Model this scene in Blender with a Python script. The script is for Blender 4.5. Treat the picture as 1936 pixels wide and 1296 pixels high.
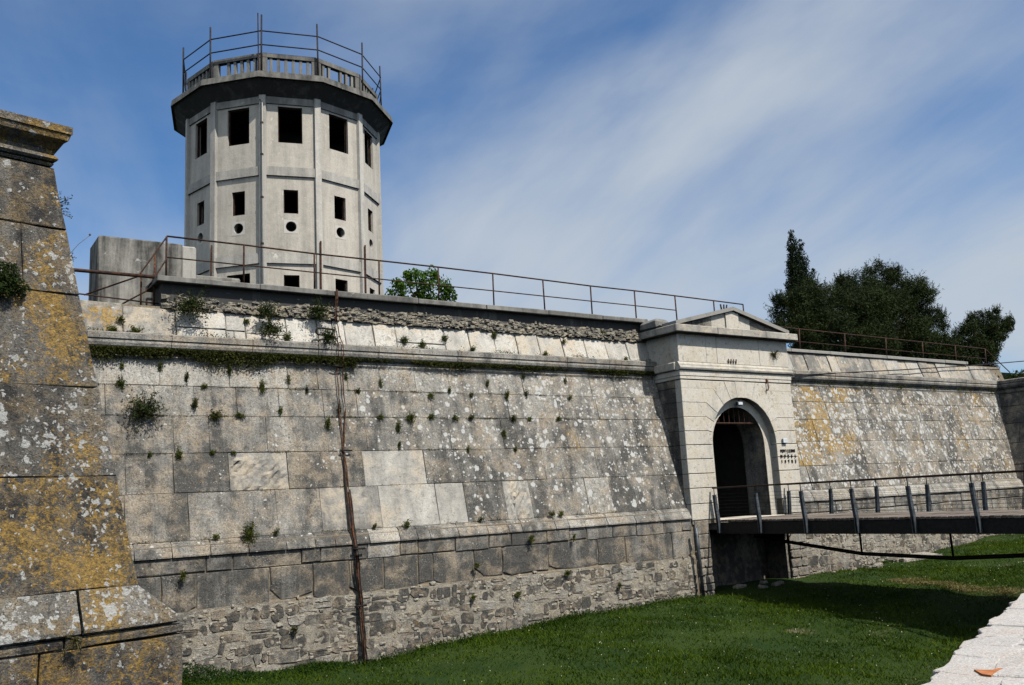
import bpy, math, random
import numpy as np
from mathutils import Matrix, Vector

for _o in list(bpy.data.objects):
    bpy.data.objects.remove(_o, do_unlink=True)
SC = bpy.context.scene
COL = SC.collection
rad = math.radians

# ------------------------------------------------------------------ camera
# eye at the origin, +X along the curtain wall, +Y into the fort, +Z up (metres)
cam_d = bpy.data.cameras.new('camera')
cam = bpy.data.objects.new('camera', cam_d)
COL.objects.link(cam)
right = Vector((0.8312, -0.5535, -0.0518))
back = Vector((-0.5532, -0.8149, -0.1731))
right.normalize()
back = (back - right * back.dot(right)).normalized()
up = back.cross(right)
cam.matrix_world = Matrix(((right.x, up.x, back.x, 0), (right.y, up.y, back.y, 0), (right.z, up.z, back.z, 0), (0, 0, 0, 1)))
cam_d.sensor_width = 36.0
cam_d.lens = 36.0 * 1705 / 1936
cam_d.clip_start = 0.05
cam_d.clip_end = 3000
SC.camera = cam

# ------------------------------------------------------------------ sun, sky, exposure
SUN = Vector((0.17, -0.70, 1.0)).normalized()
sun_d = bpy.data.lights.new('sun', 'SUN')
sun_d.energy = 4.7
sun_d.angle = rad(0.53)
sun_d.color = (1.0, 0.955, 0.88)
sun = bpy.data.objects.new('sun', sun_d)
COL.objects.link(sun)
sun.rotation_mode = 'QUATERNION'
sun.rotation_quaternion = SUN.to_track_quat('Z', 'Y')
sun.location = SUN * 60

SC.view_settings.view_transform = 'Standard'
SC.view_settings.look = 'None'
SC.view_settings.gamma = 1.0
SC.view_settings.use_curve_mapping = False
SC.view_settings.exposure = 0.0
SC.render.film_transparent = False
SC.cycles.max_bounces = 3
SC.cycles.glossy_bounces = 1
SC.cycles.transmission_bounces = 1
SC.cycles.diffuse_bounces = 0


class NT:
    """small helper around a node tree"""
    def __init__(self, tree):
        self.t = tree
        self.n = tree.nodes
        self.l = tree.links

    def new(self, typ, **kw):
        nd = self.n.new(typ)
        for k, v in kw.items():
            setattr(nd, k, v)
        return nd

    def put(self, sock, v):
        if isinstance(v, bpy.types.NodeSocket):
            self.l.new(v, sock)
        else:
            if hasattr(sock.default_value, '__len__') and not hasattr(v, '__len__'):
                v = (v,) * len(sock.default_value)
            if hasattr(v, '__len__') and hasattr(sock.default_value, '__len__') and len(sock.default_value) == 4 and len(v) == 3:
                v = tuple(v) + (1,)
            sock.default_value = v

    def math(self, op, a, b=0.0, c=0.0, clamp=False):
        nd = self.new('ShaderNodeMath', operation=op, use_clamp=clamp)
        self.put(nd.inputs[0], a)
        self.put(nd.inputs[1], b)
        self.put(nd.inputs[2], c)
        return nd.outputs[0]

    def add(self, *a):
        r = a[0]
        for b in a[1:]:
            r = self.math('ADD', r, b)
        return r

    def mul(self, a, b):
        return self.math('MULTIPLY', a, b)

    def vmath(self, op, a, b):
        nd = self.new('ShaderNodeVectorMath', operation=op)
        self.put(nd.inputs[0], a)
        self.put(nd.inputs[1], b)
        return nd.outputs[0]

    def mix(self, f, a, b, mode='MIX'):
        nd = self.new('ShaderNodeMix', data_type='RGBA', blend_type=mode)
        self.put(nd.inputs[0], f)
        self.put(nd.inputs[6], a)
        self.put(nd.inputs[7], b)
        return nd.outputs[2]

    def noise(self, vec, scale, detail=4.0, rough=0.55, dist=0.0):
        nd = self.new('ShaderNodeTexNoise')
        self.put(nd.inputs['Vector'], vec)
        nd.inputs['Scale'].default_value = scale
        nd.inputs['Detail'].default_value = detail
        nd.inputs['Roughness'].default_value = rough
        nd.inputs['Distortion'].default_value = dist
        return nd.outputs[0]

    def voro(self, vec, scale, feature='F1'):
        nd = self.new('ShaderNodeTexVoronoi', feature=feature)
        self.put(nd.inputs['Vector'], vec)
        nd.inputs['Scale'].default_value = scale
        return nd

    def step(self, v, lo, hi, a=0.0, b=1.0):
        nd = self.new('ShaderNodeMapRange', interpolation_type='SMOOTHSTEP')
        self.put(nd.inputs[0], v)
        self.put(nd.inputs[1], lo)
        self.put(nd.inputs[2], hi)
        self.put(nd.inputs[3], a)
        self.put(nd.inputs[4], b)
        return nd.outputs[0]

    def sep(self, v):
        nd = self.new('ShaderNodeSeparateXYZ')
        self.put(nd.inputs[0], v)
        return nd.outputs

    def comb(self, x, y, z):
        nd = self.new('ShaderNodeCombineXYZ')
        for i, v in enumerate((x, y, z)):
            self.put(nd.inputs[i], v)
        return nd.outputs[0]

    def grey(self, v):
        return self.comb(v, v, v)


world = bpy.data.worlds.new('World')
SC.world = world
world.use_nodes = True
W = NT(world.node_tree)
W.n.clear()
sky = W.new('ShaderNodeTexSky', sky_type='NISHITA')
sky.sun_disc = False
sky.sun_elevation = math.asin(SUN.z)
sky.sun_rotation = math.atan2(SUN.x, SUN.y)
sky.altitude = 300
sky.air_density = 1.0
sky.dust_density = 0.35
sky.ozone_density = 3.0
dirv = W.new('ShaderNodeTexCoord').outputs['Generated']
sx_, sy_, sz_ = W.sep(dirv)
den = W.math('ADD', W.math('MAXIMUM', sz_, 0.0), 0.16)
px_ = W.math('DIVIDE', sx_, den)
py_ = W.math('DIVIDE', sy_, den)
WIND = -75
# thin cirrus: streaks drawn out along one wind direction
ca, sa = math.cos(rad(WIND)), math.sin(rad(WIND))
ua = W.add(W.mul(px_, ca), W.mul(py_, -sa))
va = W.add(W.mul(px_, sa), W.mul(py_, ca))
NZ = []
for (fu, fv, off) in ((0.42, 0.85, 13.4), (0.9, 3.0, 5.0)):
    W.comb(W.mul(ua, fu), W.mul(va, fv), off)
    NZ.append(W.n[-1])
W.comb(px_, py_, 4.2)
NZ.append(W.n[-1])
n1 = W.noise(NZ[0].outputs[0], 1.0, 7.0, 0.52, 0.55)
n2 = W.noise(NZ[1].outputs[0], 1.0, 5.0, 0.52, 0.9)
n3 = W.noise(NZ[2].outputs[0], 0.42, 3.0, 0.5, 0.2)
cl = W.add(W.mul(n1, 0.85), W.mul(n2, 0.16), W.mul(n3, 0.70))
clf = W.step(cl, 0.58, 0.96, 0.0, 0.95)
hz = W.step(sz_, -0.02, 0.34, 0.22, 0.0)
clf = W.math('MAXIMUM', clf, hz)
skyc = W.mix(1.0, sky.outputs[0], (0.56, 0.96, 1.26), 'MULTIPLY')
cloudc = (5.2, 5.8, 6.5, 1)
mixed = W.mix(clf, skyc, cloudc)
bg = W.new('ShaderNodeBackground')
bg.inputs['Strength'].default_value = 0.10
W.l.new(mixed, bg.inputs['Color'])
W.l.new(bg.outputs[0], W.new('ShaderNodeOutputWorld').inputs['Surface'])

# ------------------------------------------------------------------ materials
MATS = {}


def mat(name, rough=0.9):
    m = bpy.data.materials.new(name)
    m.use_nodes = True
    T = NT(m.node_tree)
    T.n.clear()
    b = T.new('ShaderNodeBsdfPrincipled')
    b.inputs['Roughness'].default_value = rough
    b.inputs['Specular IOR Level'].default_value = 0.25
    o = T.new('ShaderNodeOutputMaterial')
    T.l.new(b.outputs[0], o.inputs['Surface'])
    MATS[name] = m
    T.b = b
    T.P = T.new('ShaderNodeNewGeometry').outputs['Position']
    oi = T.new('ShaderNodeObjectInfo')
    T.rnd = oi.outputs['Random']
    T.oc = T.sep(oi.outputs['Color'])
    return T


def bump(T, h, strength=0.5, dist=0.03):
    nd = T.new('ShaderNodeBump')
    nd.inputs['Strength'].default_value = strength
    nd.inputs['Distance'].default_value = dist
    T.put(nd.inputs['Height'], h)
    T.l.new(nd.outputs[0], T.b.inputs['Normal'])


def stone(name, dark, pale, warm, bias=0.0, sc=1.0, lichen=1.0, bstr=0.6, contrast=1.0, speck=1.0):
    """weathered limestone; object colour: R paleness, G ochre lichen, B white lichen"""
    T = mat(name, 0.93)
    P = T.P
    r, g, b = T.oc[0], T.oc[1], T.oc[2]
    big = T.noise(P, 0.55 * sc, 3, 0.55, 0.3)
    med = T.noise(P, 3.2 * sc, 5, 0.62, 0.4)
    fine = T.noise(P, 26 * sc, 4, 0.72)
    grit = T.noise(P, 95 * sc, 2, 0.6)
    stk = T.noise(T.vmath('MULTIPLY', P, (2.6 * sc, 2.6 * sc, 0.20 * sc)), 1.0, 4, 0.6, 0.25)
    t = T.add(T.mul(T.add(big, -0.5), 0.9 * contrast), T.mul(T.add(stk, -0.5), 1.25 * contrast), T.mul(T.add(med, -0.5), 0.9),
              T.mul(T.add(T.rnd, -0.5), 0.11), T.mul(T.add(r, -0.5), 1.3), 0.5 + bias)
    t = T.math('ADD', t, 0.0, clamp=True)
    col = T.mix(t, dark, pale)
    wf = T.step(T.add(med, T.mul(T.noise(P, 1.1 * sc, 3, 0.6), 0.8)), 0.82, 1.12, 0.0, 0.65)
    col = T.mix(wf, col, warm)
    # black algae crust in blotches and small pits
    crust = T.step(T.add(T.noise(P, 8.5 * sc, 5, 0.7, 0.6), T.mul(big, 0.25)), 0.66, 0.80, 0.0, 0.45)
    col = T.mix(crust, col, tuple(0.45 * c for c in dark))
    fv = T.step(T.add(T.mul(fine, 0.62), T.mul(grit, 0.38)), 0.34, 0.66, 1.0 - 0.46 * speck, 1.0 + 0.38 * speck)
    col = T.mix(1.0, col, T.grey(fv), 'MULTIPLY')
    # dark pits and pale flecks
    vp = T.voro(P, 34 * sc)
    pc = T.sep(vp.outputs['Color'])
    pit = T.step(T.math('SUBTRACT', T.mul(T.mul(pc[0], pc[0]), 0.42), vp.outputs['Distance']), 0.0, 0.10, 0.0, 0.75 * speck)
    col = T.mix(pit, col, tuple(0.35 * c for c in dark))
    vf = T.voro(T.vmath('ADD', T.vmath('MULTIPLY', P, (0.8, 1, 1.7)), (3.1, 0.7, 1.9)), 33 * sc)
    fc = T.sep(vf.outputs['Color'])
    flk = T.step(T.math('SUBTRACT', T.mul(T.mul(fc[1], fc[1]), 0.40), vf.outputs['Distance']), 0.0, 0.10, 0.0, 0.70 * speck)
    flk = T.mul(flk, T.step(T.noise(P, 2.1 * sc, 4, 0.6), 0.40, 0.60, 0.15, 1.0))
    col = T.mix(flk, col, tuple(min(0.8, 1.35 * c) for c in pale))
    # ochre lichen
    on = T.add(T.mul(T.noise(P, 9.0 * sc, 5, 0.78, 0.5), 0.95), T.mul(T.noise(P, 0.62 * sc, 3, 0.5, 0.6), 1.05), T.mul(g, 0.60))
    of = T.mul(T.step(on, 1.28, 1.42, 0.0, 0.92 * lichen), T.step(T.noise(P, 22 * sc, 4, 0.75), 0.34, 0.50, 0.30, 1.0))
    oc = T.mix(T.step(T.noise(P, 15 * sc, 4, 0.75), 0.30, 0.64), (0.15, 0.105, 0.04), (0.50, 0.31, 0.085))
    col = T.mix(of, col, oc)
    # white lichen rosettes, two sizes
    warp = T.new('ShaderNodeTexNoise')
    T.put(warp.inputs['Vector'], P)
    warp.inputs['Scale'].default_value = 9 * sc
    warp.inputs['Detail'].default_value = 4
    PW = T.vmath('ADD', P, T.vmath('MULTIPLY', T.vmath('SUBTRACT', warp.outputs[1], (0.5, 0.5, 0.5)), (0.12, 0.12, 0.12)))
    wm = T.add(b, T.mul(T.add(T.noise(P, 1.0 * sc, 4, 0.6), -0.5), 1.7))
    spots = None
    for s_, k in ((5.0, 0.66), (12.0, 0.76)):
        v = T.voro(PW, s_ * sc)
        cr = T.sep(v.outputs['Color'])[0]
        rr = T.mul(T.mul(T.mul(cr, cr), cr), T.math('MULTIPLY', wm, k, clamp=True))
        s = T.step(T.math('SUBTRACT', rr, v.outputs['Distance']), 0.0, 0.07, 0.0, 0.9 * lichen)
        spots = s if spots is None else T.math('MAXIMUM', spots, s)
    wc = T.mix(fine, (0.36, 0.355, 0.33), (0.76, 0.75, 0.71))
    col = T.mix(spots, col, wc)
    T.l.new(col, T.b.inputs['Base Color'])
    hgt = T.add(T.mul(med, 1.0), T.mul(fine, 0.55), T.mul(grit, 0.2), T.mul(crust, -0.3), T.mul(pit, -0.35))
    bump(T, hgt, bstr, 0.045)
    return MATS[name]


stone('grey_limestone', (0.100, 0.095, 0.086), (0.47, 0.445, 0.395), (0.38, 0.305, 0.215), bias=-0.03, contrast=1.65)
stone('parapet_limestone', (0.20, 0.19, 0.172), (0.66, 0.625, 0.555), (0.56, 0.46, 0.33), bias=0.12, speck=0.40)
stone('bastion_limestone', (0.060, 0.056, 0.052), (0.36, 0.335, 0.29), (0.27, 0.19, 0.09), sc=2.2, bstr=1.0, contrast=1.2)
stone('cream_limestone', (0.26, 0.245, 0.215), (0.68, 0.63, 0.54), (0.60, 0.51, 0.38), bias=0.36, bstr=0.3, contrast=1.1, speck=0.30)
stone('rubble_limestone', (0.10, 0.095, 0.085), (0.44, 0.41, 0.35), (0.42, 0.33, 0.23), sc=1.6, bstr=1.0, contrast=1.5)
stone('cream_mortar', (0.15, 0.138, 0.115), (0.54, 0.49, 0.40), (0.50, 0.42, 0.30), sc=1.8, bstr=1.0, lichen=0.35)
stone('joint_mortar', (0.05, 0.047, 0.042), (0.20, 0.185, 0.16), (0.20, 0.15, 0.10), sc=2.0, lichen=0.2)
stone('white_paving', (0.36, 0.34, 0.32), (0.53, 0.495, 0.46), (0.49, 0.415, 0.36), bias=0.35, sc=4.0, lichen=0.10, bstr=0.35, contrast=0.8, speck=0.8)


def concrete(name, dark, pale, bias=0.3, streak=1.0):
    T = mat(name, 0.9)
    P = T.P
    big = T.noise(P, 0.7, 5, 0.6)
    stk = T.noise(T.vmath('MULTIPLY', P, (3.2, 3.2, 0.30)), 1.0, 7, 0.65, 0.2)
    med = T.noise(P, 5.0, 8, 0.68, 0.4)
    fine = T.noise(P, 40, 6, 0.7)
    t = T.add(T.mul(T.add(big, -0.5), 0.8), T.mul(T.add(stk, -0.5), 1.3 * streak), T.mul(T.add(med, -0.5), 0.7), T.mul(T.add(T.oc[0], -0.5), 1.2), T.mul(T.add(T.rnd, -0.5), 0.15), 0.5 + bias)
    t = T.math('ADD', t, 0.0, clamp=True)
    col = T.mix(t, dark, pale)
    spl = T.step(T.noise(P, 1.9, 7, 0.72, 0.8), 0.63, 0.67, 0.0, 0.75)
    col = T.mix(spl, col, tuple(min(1, c * 1.25) for c in pale))
    rust = T.step(T.add(T.noise(T.vmath('MULTIPLY', P, (6, 6, 0.8)), 1.0, 5, 0.6), T.mul(med, 0.4)), 0.92, 1.02, 0.0, 0.35)
    col = T.mix(rust, col, (0.22, 0.11, 0.05))
    col = T.mix(1.0, col, T.grey(T.step(fine, 0.25, 0.75, 0.80, 1.14)), 'MULTIPLY')
    T.l.new(col, T.b.inputs['Base Color'])
    bump(T, T.add(med, T.mul(fine, 0.3), T.mul(spl, -0.4)), 0.35, 0.03)


concrete('tower_plaster', (0.21, 0.195, 0.17), (0.60, 0.55, 0.47), 0.20, 1.2)
concrete('tower_trim', (0.21, 0.20, 0.18), (0.62, 0.585, 0.52), 0.16, 1.2)
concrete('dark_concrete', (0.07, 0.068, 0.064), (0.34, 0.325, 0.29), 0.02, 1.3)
concrete('block_concrete', (0.055, 0.053, 0.048), (0.46, 0.435, 0.385), 0.05, 2.0)


def metal(name, c1, c2, rough=0.6, metallic=0.2, sc=9):
    T = mat(name, rough)
    n = T.noise(T.P, sc, 7, 0.7)
    T.l.new(T.mix(T.step(n, 0.38, 0.62), c1, c2), T.b.inputs['Base Color'])
    T.b.inputs['Metallic'].default_value = metallic
    bump(T, T.noise(T.P, 60, 4), 0.25, 0.006)


metal('rusty_iron', (0.022, 0.016, 0.014), (0.085, 0.038, 0.022), 0.75, 0.25)
metal('rust_red', (0.030, 0.018, 0.013), (0.17, 0.072, 0.036), 0.85, 0.1, 14)
metal('dark_iron', (0.012, 0.011, 0.011), (0.035, 0.027, 0.023), 0.6, 0.3)
metal('grey_steel', (0.06, 0.068, 0.076), (0.13, 0.142, 0.155), 0.5, 0.4, 5)
metal('bridge_steel', (0.010, 0.010, 0.011), (0.022, 0.021, 0.022), 0.55, 0.2)
metal('rail_brown', (0.020, 0.013, 0.010), (0.050, 0.030, 0.022), 0.55, 0.2)
metal('white_paint', (0.62, 0.64, 0.66), (0.74, 0.76, 0.78), 0.5, 0.0)
metal('black_paint', (0.012, 0.010, 0.009), (0.03, 0.02, 0.015), 0.6, 0.0)
metal('terracotta', (0.38, 0.13, 0.045), (0.50, 0.20, 0.08), 0.85, 0.0, 20)
metal('bark', (0.035, 0.026, 0.019), (0.11, 0.085, 0.06), 0.95, 0.0, 12)
metal('dry_stem', (0.10, 0.075, 0.04), (0.20, 0.15, 0.08), 0.95, 0.0, 30)

T = mat('deck_timber', 0.85)
gr = T.noise(T.vmath('MULTIPLY', T.P, (1.3, 22, 10)), 1.0, 6, 0.6)
T.l.new(T.mix(T.step(T.add(gr, T.mul(T.add(T.rnd, -0.5), 0.3)), 0.3, 0.7), (0.10, 0.08, 0.066), (0.24, 0.20, 0.165)), T.b.inputs['Base Color'])
bump(T, gr, 0.3, 0.01)


def leafmat(name, c1, c2, c3, trans=0.25, sc=1.4):
    T = mat(name, 0.6)
    n = T.noise(T.P, sc, 4, 0.6)
    f = T.noise(T.P, 31, 3, 0.6)
    col = T.mix(T.step(n, 0.35, 0.65), c1, c2)
    col = T.mix(T.step(f, 0.45, 0.72, 0, 0.8), col, c3)
    T.l.new(col, T.b.inputs['Base Color'])
    T.b.inputs['Specular IOR Level'].default_value = 0.06
    tr = T.new('ShaderNodeBsdfTranslucent')
    T.l.new(T.mix(1.0, col, (1.1, 1.3, 0.5, 1), 'MULTIPLY'), tr.inputs['Color'])
    mx = T.new('ShaderNodeMixShader')
    mx.inputs[0].default_value = trans
    T.l.new(T.b.outputs[0], mx.inputs[1])
    T.l.new(tr.outputs[0], mx.inputs[2])
    out = [x for x in T.n if x.type == 'OUTPUT_MATERIAL'][0]
    T.l.new(mx.outputs[0], out.inputs['Surface'])


leafmat('pine_needles', (0.016, 0.024, 0.010), (0.032, 0.046, 0.015), (0.060, 0.075, 0.025), 0.10, 0.5)
leafmat('cypress_needles', (0.010, 0.018, 0.009), (0.020, 0.032, 0.013), (0.030, 0.045, 0.018), 0.08, 0.6)
leafmat('broad_leaves', (0.040, 0.090, 0.014), (0.075, 0.15, 0.022), (0.13, 0.20, 0.04), 0.3, 1.2)
leafmat('wall_leaves', (0.050, 0.072, 0.012), (0.090, 0.115, 0.020), (0.16, 0.14, 0.040), 0.3, 3.0)
leafmat('moss_leaves', (0.024, 0.034, 0.008), (0.050, 0.060, 0.013), (0.10, 0.080, 0.026), 0.15, 2.2)
leafmat('dark_leaves', (0.014, 0.026, 0.008), (0.030, 0.050, 0.013), (0.070, 0.085, 0.022), 0.15, 4.0)
leafmat('grass_blades', (0.015, 0.046, 0.003), (0.056, 0.102, 0.006), (0.13, 0.14, 0.016), 0.25, 0.45)
leafmat('weed_leaves', (0.014, 0.040, 0.008), (0.028, 0.062, 0.012), (0.055, 0.095, 0.02), 0.2, 2.0)

leafmat('dry_straw', (0.20, 0.155, 0.07), (0.30, 0.24, 0.12), (0.12, 0.12, 0.04), 0.2, 3.0)
T = mat('flower_pale', 0.7)
T.l.new(T.mix(T.noise(T.P, 3.0, 2), (0.55, 0.52, 0.20), (0.62, 0.60, 0.50)), T.b.inputs['Base Color'])

T = mat('turf_soil', 0.95)
n = T.noise(T.P, 0.7, 6, 0.6)
n2_ = T.noise(T.P, 14, 8, 0.7)
col = T.mix(T.step(n, 0.35, 0.68), (0.012, 0.036, 0.003), (0.030, 0.056, 0.006))
col = T.mix(T.step(n2_, 0.5, 0.75, 0, 0.7), col, (0.055, 0.055, 0.018))
bare = T.step(T.add(T.noise(T.P, 0.5, 6, 0.7), T.mul(n2_, 0.25)), 0.74, 0.84, 0.0, 0.8)
col = T.mix(bare, col, (0.17, 0.135, 0.085))
T.l.new(col, T.b.inputs['Base Color'])
bump(T, n2_, 0.8, 0.06)

T = mat('street_gravel', 0.95)
n = T.noise(T.P, 30, 6, 0.7)
T.l.new(T.mix(n, (0.06, 0.058, 0.055), (0.14, 0.135, 0.125)), T.b.inputs['Base Color'])
bump(T, n, 0.6, 0.02)

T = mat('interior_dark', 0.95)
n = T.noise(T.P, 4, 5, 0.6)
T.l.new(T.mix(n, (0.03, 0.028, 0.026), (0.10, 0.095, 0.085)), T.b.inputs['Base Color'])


# ------------------------------------------------------------------ builders
def tag(o, label=None, cat=None, group=None, kind=None):
    if label:
        o['label'] = label
    if cat:
        o['category'] = cat
    if group:
        o['group'] = group
    if kind:
        o['kind'] = kind
    return o


def thing(name, loc, label, cat, group=None):
    o = bpy.data.objects.new(name, None)
    o.empty_display_size = 0.3
    o.location = loc
    COL.objects.link(o)
    return tag(o, label, cat, group)


def obj(name, V, F, m, parent=None, color=None, smooth=False):
    """mesh object from world-space vertices; parent is an unrotated Empty or mesh"""
    me = bpy.data.meshes.new(name)
    if parent is not None:
        off = Vector((0, 0, 0))
        p = parent
        while p is not None:
            off += p.location
            p = p.parent
        V = [(v[0] - off.x, v[1] - off.y, v[2] - off.z) for v in V]
        org = Vector((0, 0, 0))
    else:
        a = np.array(V, dtype=float)
        org = Vector(((a[:, 0].min() + a[:, 0].max()) / 2, (a[:, 1].min() + a[:, 1].max()) / 2, a[:, 2].min()))
        V = [(v[0] - org.x, v[1] - org.y, v[2] - org.z) for v in V]
    me.from_pydata([tuple(map(float, v)) for v in V], [], F)
    me.materials.append(MATS[m])
    if smooth:
        me.polygons.foreach_set('use_smooth', [True] * len(me.polygons))
    o = bpy.data.objects.new(name, me)
    o.location = org
    COL.objects.link(o)
    o.parent = parent
    if color:
        o.color = (color[0], color[1], color[2], 1)
    return o


def fast(name, V, k, m, parent=None, org=None):
    """big face soup: V is (N*k,3), every k consecutive verts form a face"""
    V = np.asarray(V, dtype=np.float32).reshape(-1, 3)
    if parent is not None:
        off = np.zeros(3)
        p = parent
        while p is not None:
            off += np.array(p.location)
            p = p.parent
        V = V - off
        org = (0, 0, 0)
    else:
        if org is None:
            org = ((V[:, 0].min() + V[:, 0].max()) / 2, (V[:, 1].min() + V[:, 1].max()) / 2, V[:, 2].min())
        V = V - np.array(org)
    nv = len(V)
    nf = nv // k
    me = bpy.data.meshes.new(name)
    me.vertices.add(nv)
    me.vertices.foreach_set('co', V.astype(np.float32).ravel())
    me.loops.add(nv)
    me.loops.foreach_set('vertex_index', np.arange(nv, dtype=np.int32))
    me.polygons.add(nf)
    me.polygons.foreach_set('loop_start', np.arange(nf, dtype=np.int32) * k)
    me.update(calc_edges=True)
    me.materials.append(MATS[m])
    o = bpy.data.objects.new(name, me)
    o.location = org
    COL.objects.link(o)
    o.parent = parent
    return o


def box_vf(x0, x1, y0, y1, z0, z1):
    V = [(x0, y0, z0), (x1, y0, z0), (x1, y1, z0), (x0, y1, z0), (x0, y0, z1), (x1, y0, z1), (x1, y1, z1), (x0, y1, z1)]
    F = [(0, 3, 2, 1), (4, 5, 6, 7), (0, 1, 5, 4), (1, 2, 6, 5), (2, 3, 7, 6), (3, 0, 4, 7)]
    return V, F


def merge(parts):
    V, F = [], []
    for v, f in parts:
        o = len(V)
        V += list(v)
        F += [tuple(i + o for i in ff) for ff in f]
    return V, F


def box(name, x0, x1, y0, y1, z0, z1, m, parent=None, color=None):
    return obj(name, *box_vf(x0, x1, y0, y1, z0, z1), m, parent, color)


def cbox_vf(x0, x1, y0, y1, z0, z1, c=0.015, rng=None, j=0.0):
    """box with chamfered edges (24 verts)"""
    V, F = [], []
    X, Y, Z = (x0, x1), (y0, y1), (z0, z1)
    idx = {}
    for ix in (0, 1):
        for iy in (0, 1):
            for iz in (0, 1):
                sx, sy, sz = (1 - 2 * ix), (1 - 2 * iy), (1 - 2 * iz)
                p = (X[ix], Y[iy], Z[iz])
                for a in range(3):
                    d = [sx * c, sy * c, sz * c]
                    d[a] = 0
                    q = [p[i] + d[i] for i in range(3)]
                    if rng:
                        q = [v + rng.uniform(-j, j) for v in q]
                    idx[(ix, iy, iz, a)] = len(V)
                    V.append(tuple(q))
    def q(*k):
        F.append(tuple(idx[i] for i in k))
    for a in range(3):
        b, c2 = (a + 1) % 3, (a + 2) % 3
        for s in (0, 1):
            ks = []
            for (u, v) in ((0, 0), (1, 0), (1, 1), (0, 1)):
                t = [0, 0, 0]
                t[a], t[b], t[c2] = s, u, v
                ks.append(tuple(t) + (a,))
            if s == 0:
                ks.reverse()
            q(*ks)
    for a in range(3):            # edges parallel to axis a
        b, c2 = (a + 1) % 3, (a + 2) % 3
        for sb in (0, 1):
            for sc in (0, 1):
                t0, t1 = [0, 0, 0], [0, 0, 0]
                t0[b] = t1[b] = sb
                t0[c2] = t1[c2] = sc
                t1[a] = 1
                q(tuple(t0) + (b,), tuple(t1) + (b,), tuple(t1) + (c2,), tuple(t0) + (c2,))
    for ix in (0, 1):
        for iy in (0, 1):
            for iz in (0, 1):
                q((ix, iy, iz, 0), (ix, iy, iz, 1), (ix, iy, iz, 2))
    return V, F


def tube_vf(pts, r, n=6, closed=False):
    pts = [Vector(p) for p in pts]
    V, F = [], []
    rs = r if hasattr(r, '__len__') else [r] * len(pts)
    for i, p in enumerate(pts):
        if closed:
            d = pts[(i + 1) % len(pts)] - pts[i - 1]
        else:
            d = pts[min(i + 1, len(pts) - 1)] - pts[max(i - 1, 0)]
        d.normalize()
        a = d.cross(Vector((0, 0, 1)))
        if a.length < 0.2:
            a = d.cross(Vector((0, 1, 0)))
        a.normalize()
        b = d.cross(a)
        for k in range(n):
            t = 2 * math.pi * k / n
            V.append(tuple(p + (a * math.cos(t) + b * math.sin(t)) * rs[i]))
    m = len(pts)
    for i in range(m if closed else m - 1):
        for k in range(n):
            j = (i + 1) % m
            F.append((i * n + k, i * n + (k + 1) % n, j * n + (k + 1) % n, j * n + k))
    if not closed:
        F.append(tuple(range(n - 1, -1, -1)))
        F.append(tuple((m - 1) * n + k for k in range(n)))
    return V, F


def tube(name, pts, r, m, parent=None, n=6, closed=False):
    return obj(name, *tube_vf(pts, r, n, closed), m, parent, smooth=True)


def prism_vf(fr, poly, o0, o1):
    """polygon (s,z) extruded from depth o0 to o1 (fr maps s,z,out to xyz)"""
    n = len(poly)
    V = [fr(s, z, o0) for s, z in poly] + [fr(s, z, o1) for s, z in poly]
    F = [tuple(range(n - 1, -1, -1)), tuple(range(n, 2 * n))]
    F += [(i, (i + 1) % n, n + (i + 1) % n, n + i) for i in range(n)]
    return V, F


def block_vf(fr, poly, rng, out=0.0, back=0.16, ch=0.018, jit=0.006, belly=0.006):
    """dressed stone: outline with a chamfered arris and slightly uneven face"""
    n = len(poly)
    cs = sum(p[0] for p in poly) / n
    cz = sum(p[1] for p in poly) / n
    w = max(p[0] for p in poly) - min(p[0] for p in poly)
    h = max(p[1] for p in poly) - min(p[1] for p in poly)
    fx, fz = max(0.05, 1 - 2 * ch / max(w, 1e-3)), max(0.05, 1 - 2 * ch / max(h, 1e-3))
    V = [fr(s, z, -back) for s, z in poly]
    V += [fr(s + rng.uniform(-jit, jit) * 0.6, z + rng.uniform(-jit, jit) * 0.6, out - ch * 0.8) for s, z in poly]
    V += [fr(cs + (s - cs) * fx, cz + (z - cz) * fz, out + rng.uniform(-jit, jit)) for s, z in poly]
    V.append(fr(cs, cz, out + belly))
    F = []
    for i in range(n):
        j = (i + 1) % n
        F.append((i, j, n + j, n + i))
        F.append((n + i, n + j, 2 * n + j, 2 * n + i))
        F.append((2 * n + i, 2 * n + j, 3 * n))
    return V, F


def rect(rng, s0, s1, z0, z1, g=0.009, j=0.006):
    """outline of a block with a little waviness along the long joints"""
    s0 += g
    s1 -= g
    z0 += g
    z1 -= g
    u = lambda: rng.uniform(-j, j)
    P = [(s0 + u(), z0 + u())]
    k = 2 if s1 - s0 > 0.9 else 1
    for i in range(1, k + 1):
        P.append((s0 + (s1 - s0) * i / (k + 1), z0 + u()))
    P.append((s1 + u(), z0 + u()))
    P.append((s1 + u(), (z0 + z1) / 2))
    P.append((s1 + u(), z1 + u()))
    for i in range(k, 0, -1):
        P.append((s0 + (s1 - s0) * i / (k + 1), z1 + u()))
    P.append((s0 + u(), z1 + u()))
    P.append((s0 + u(), (z0 + z1) / 2))
    return P


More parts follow.
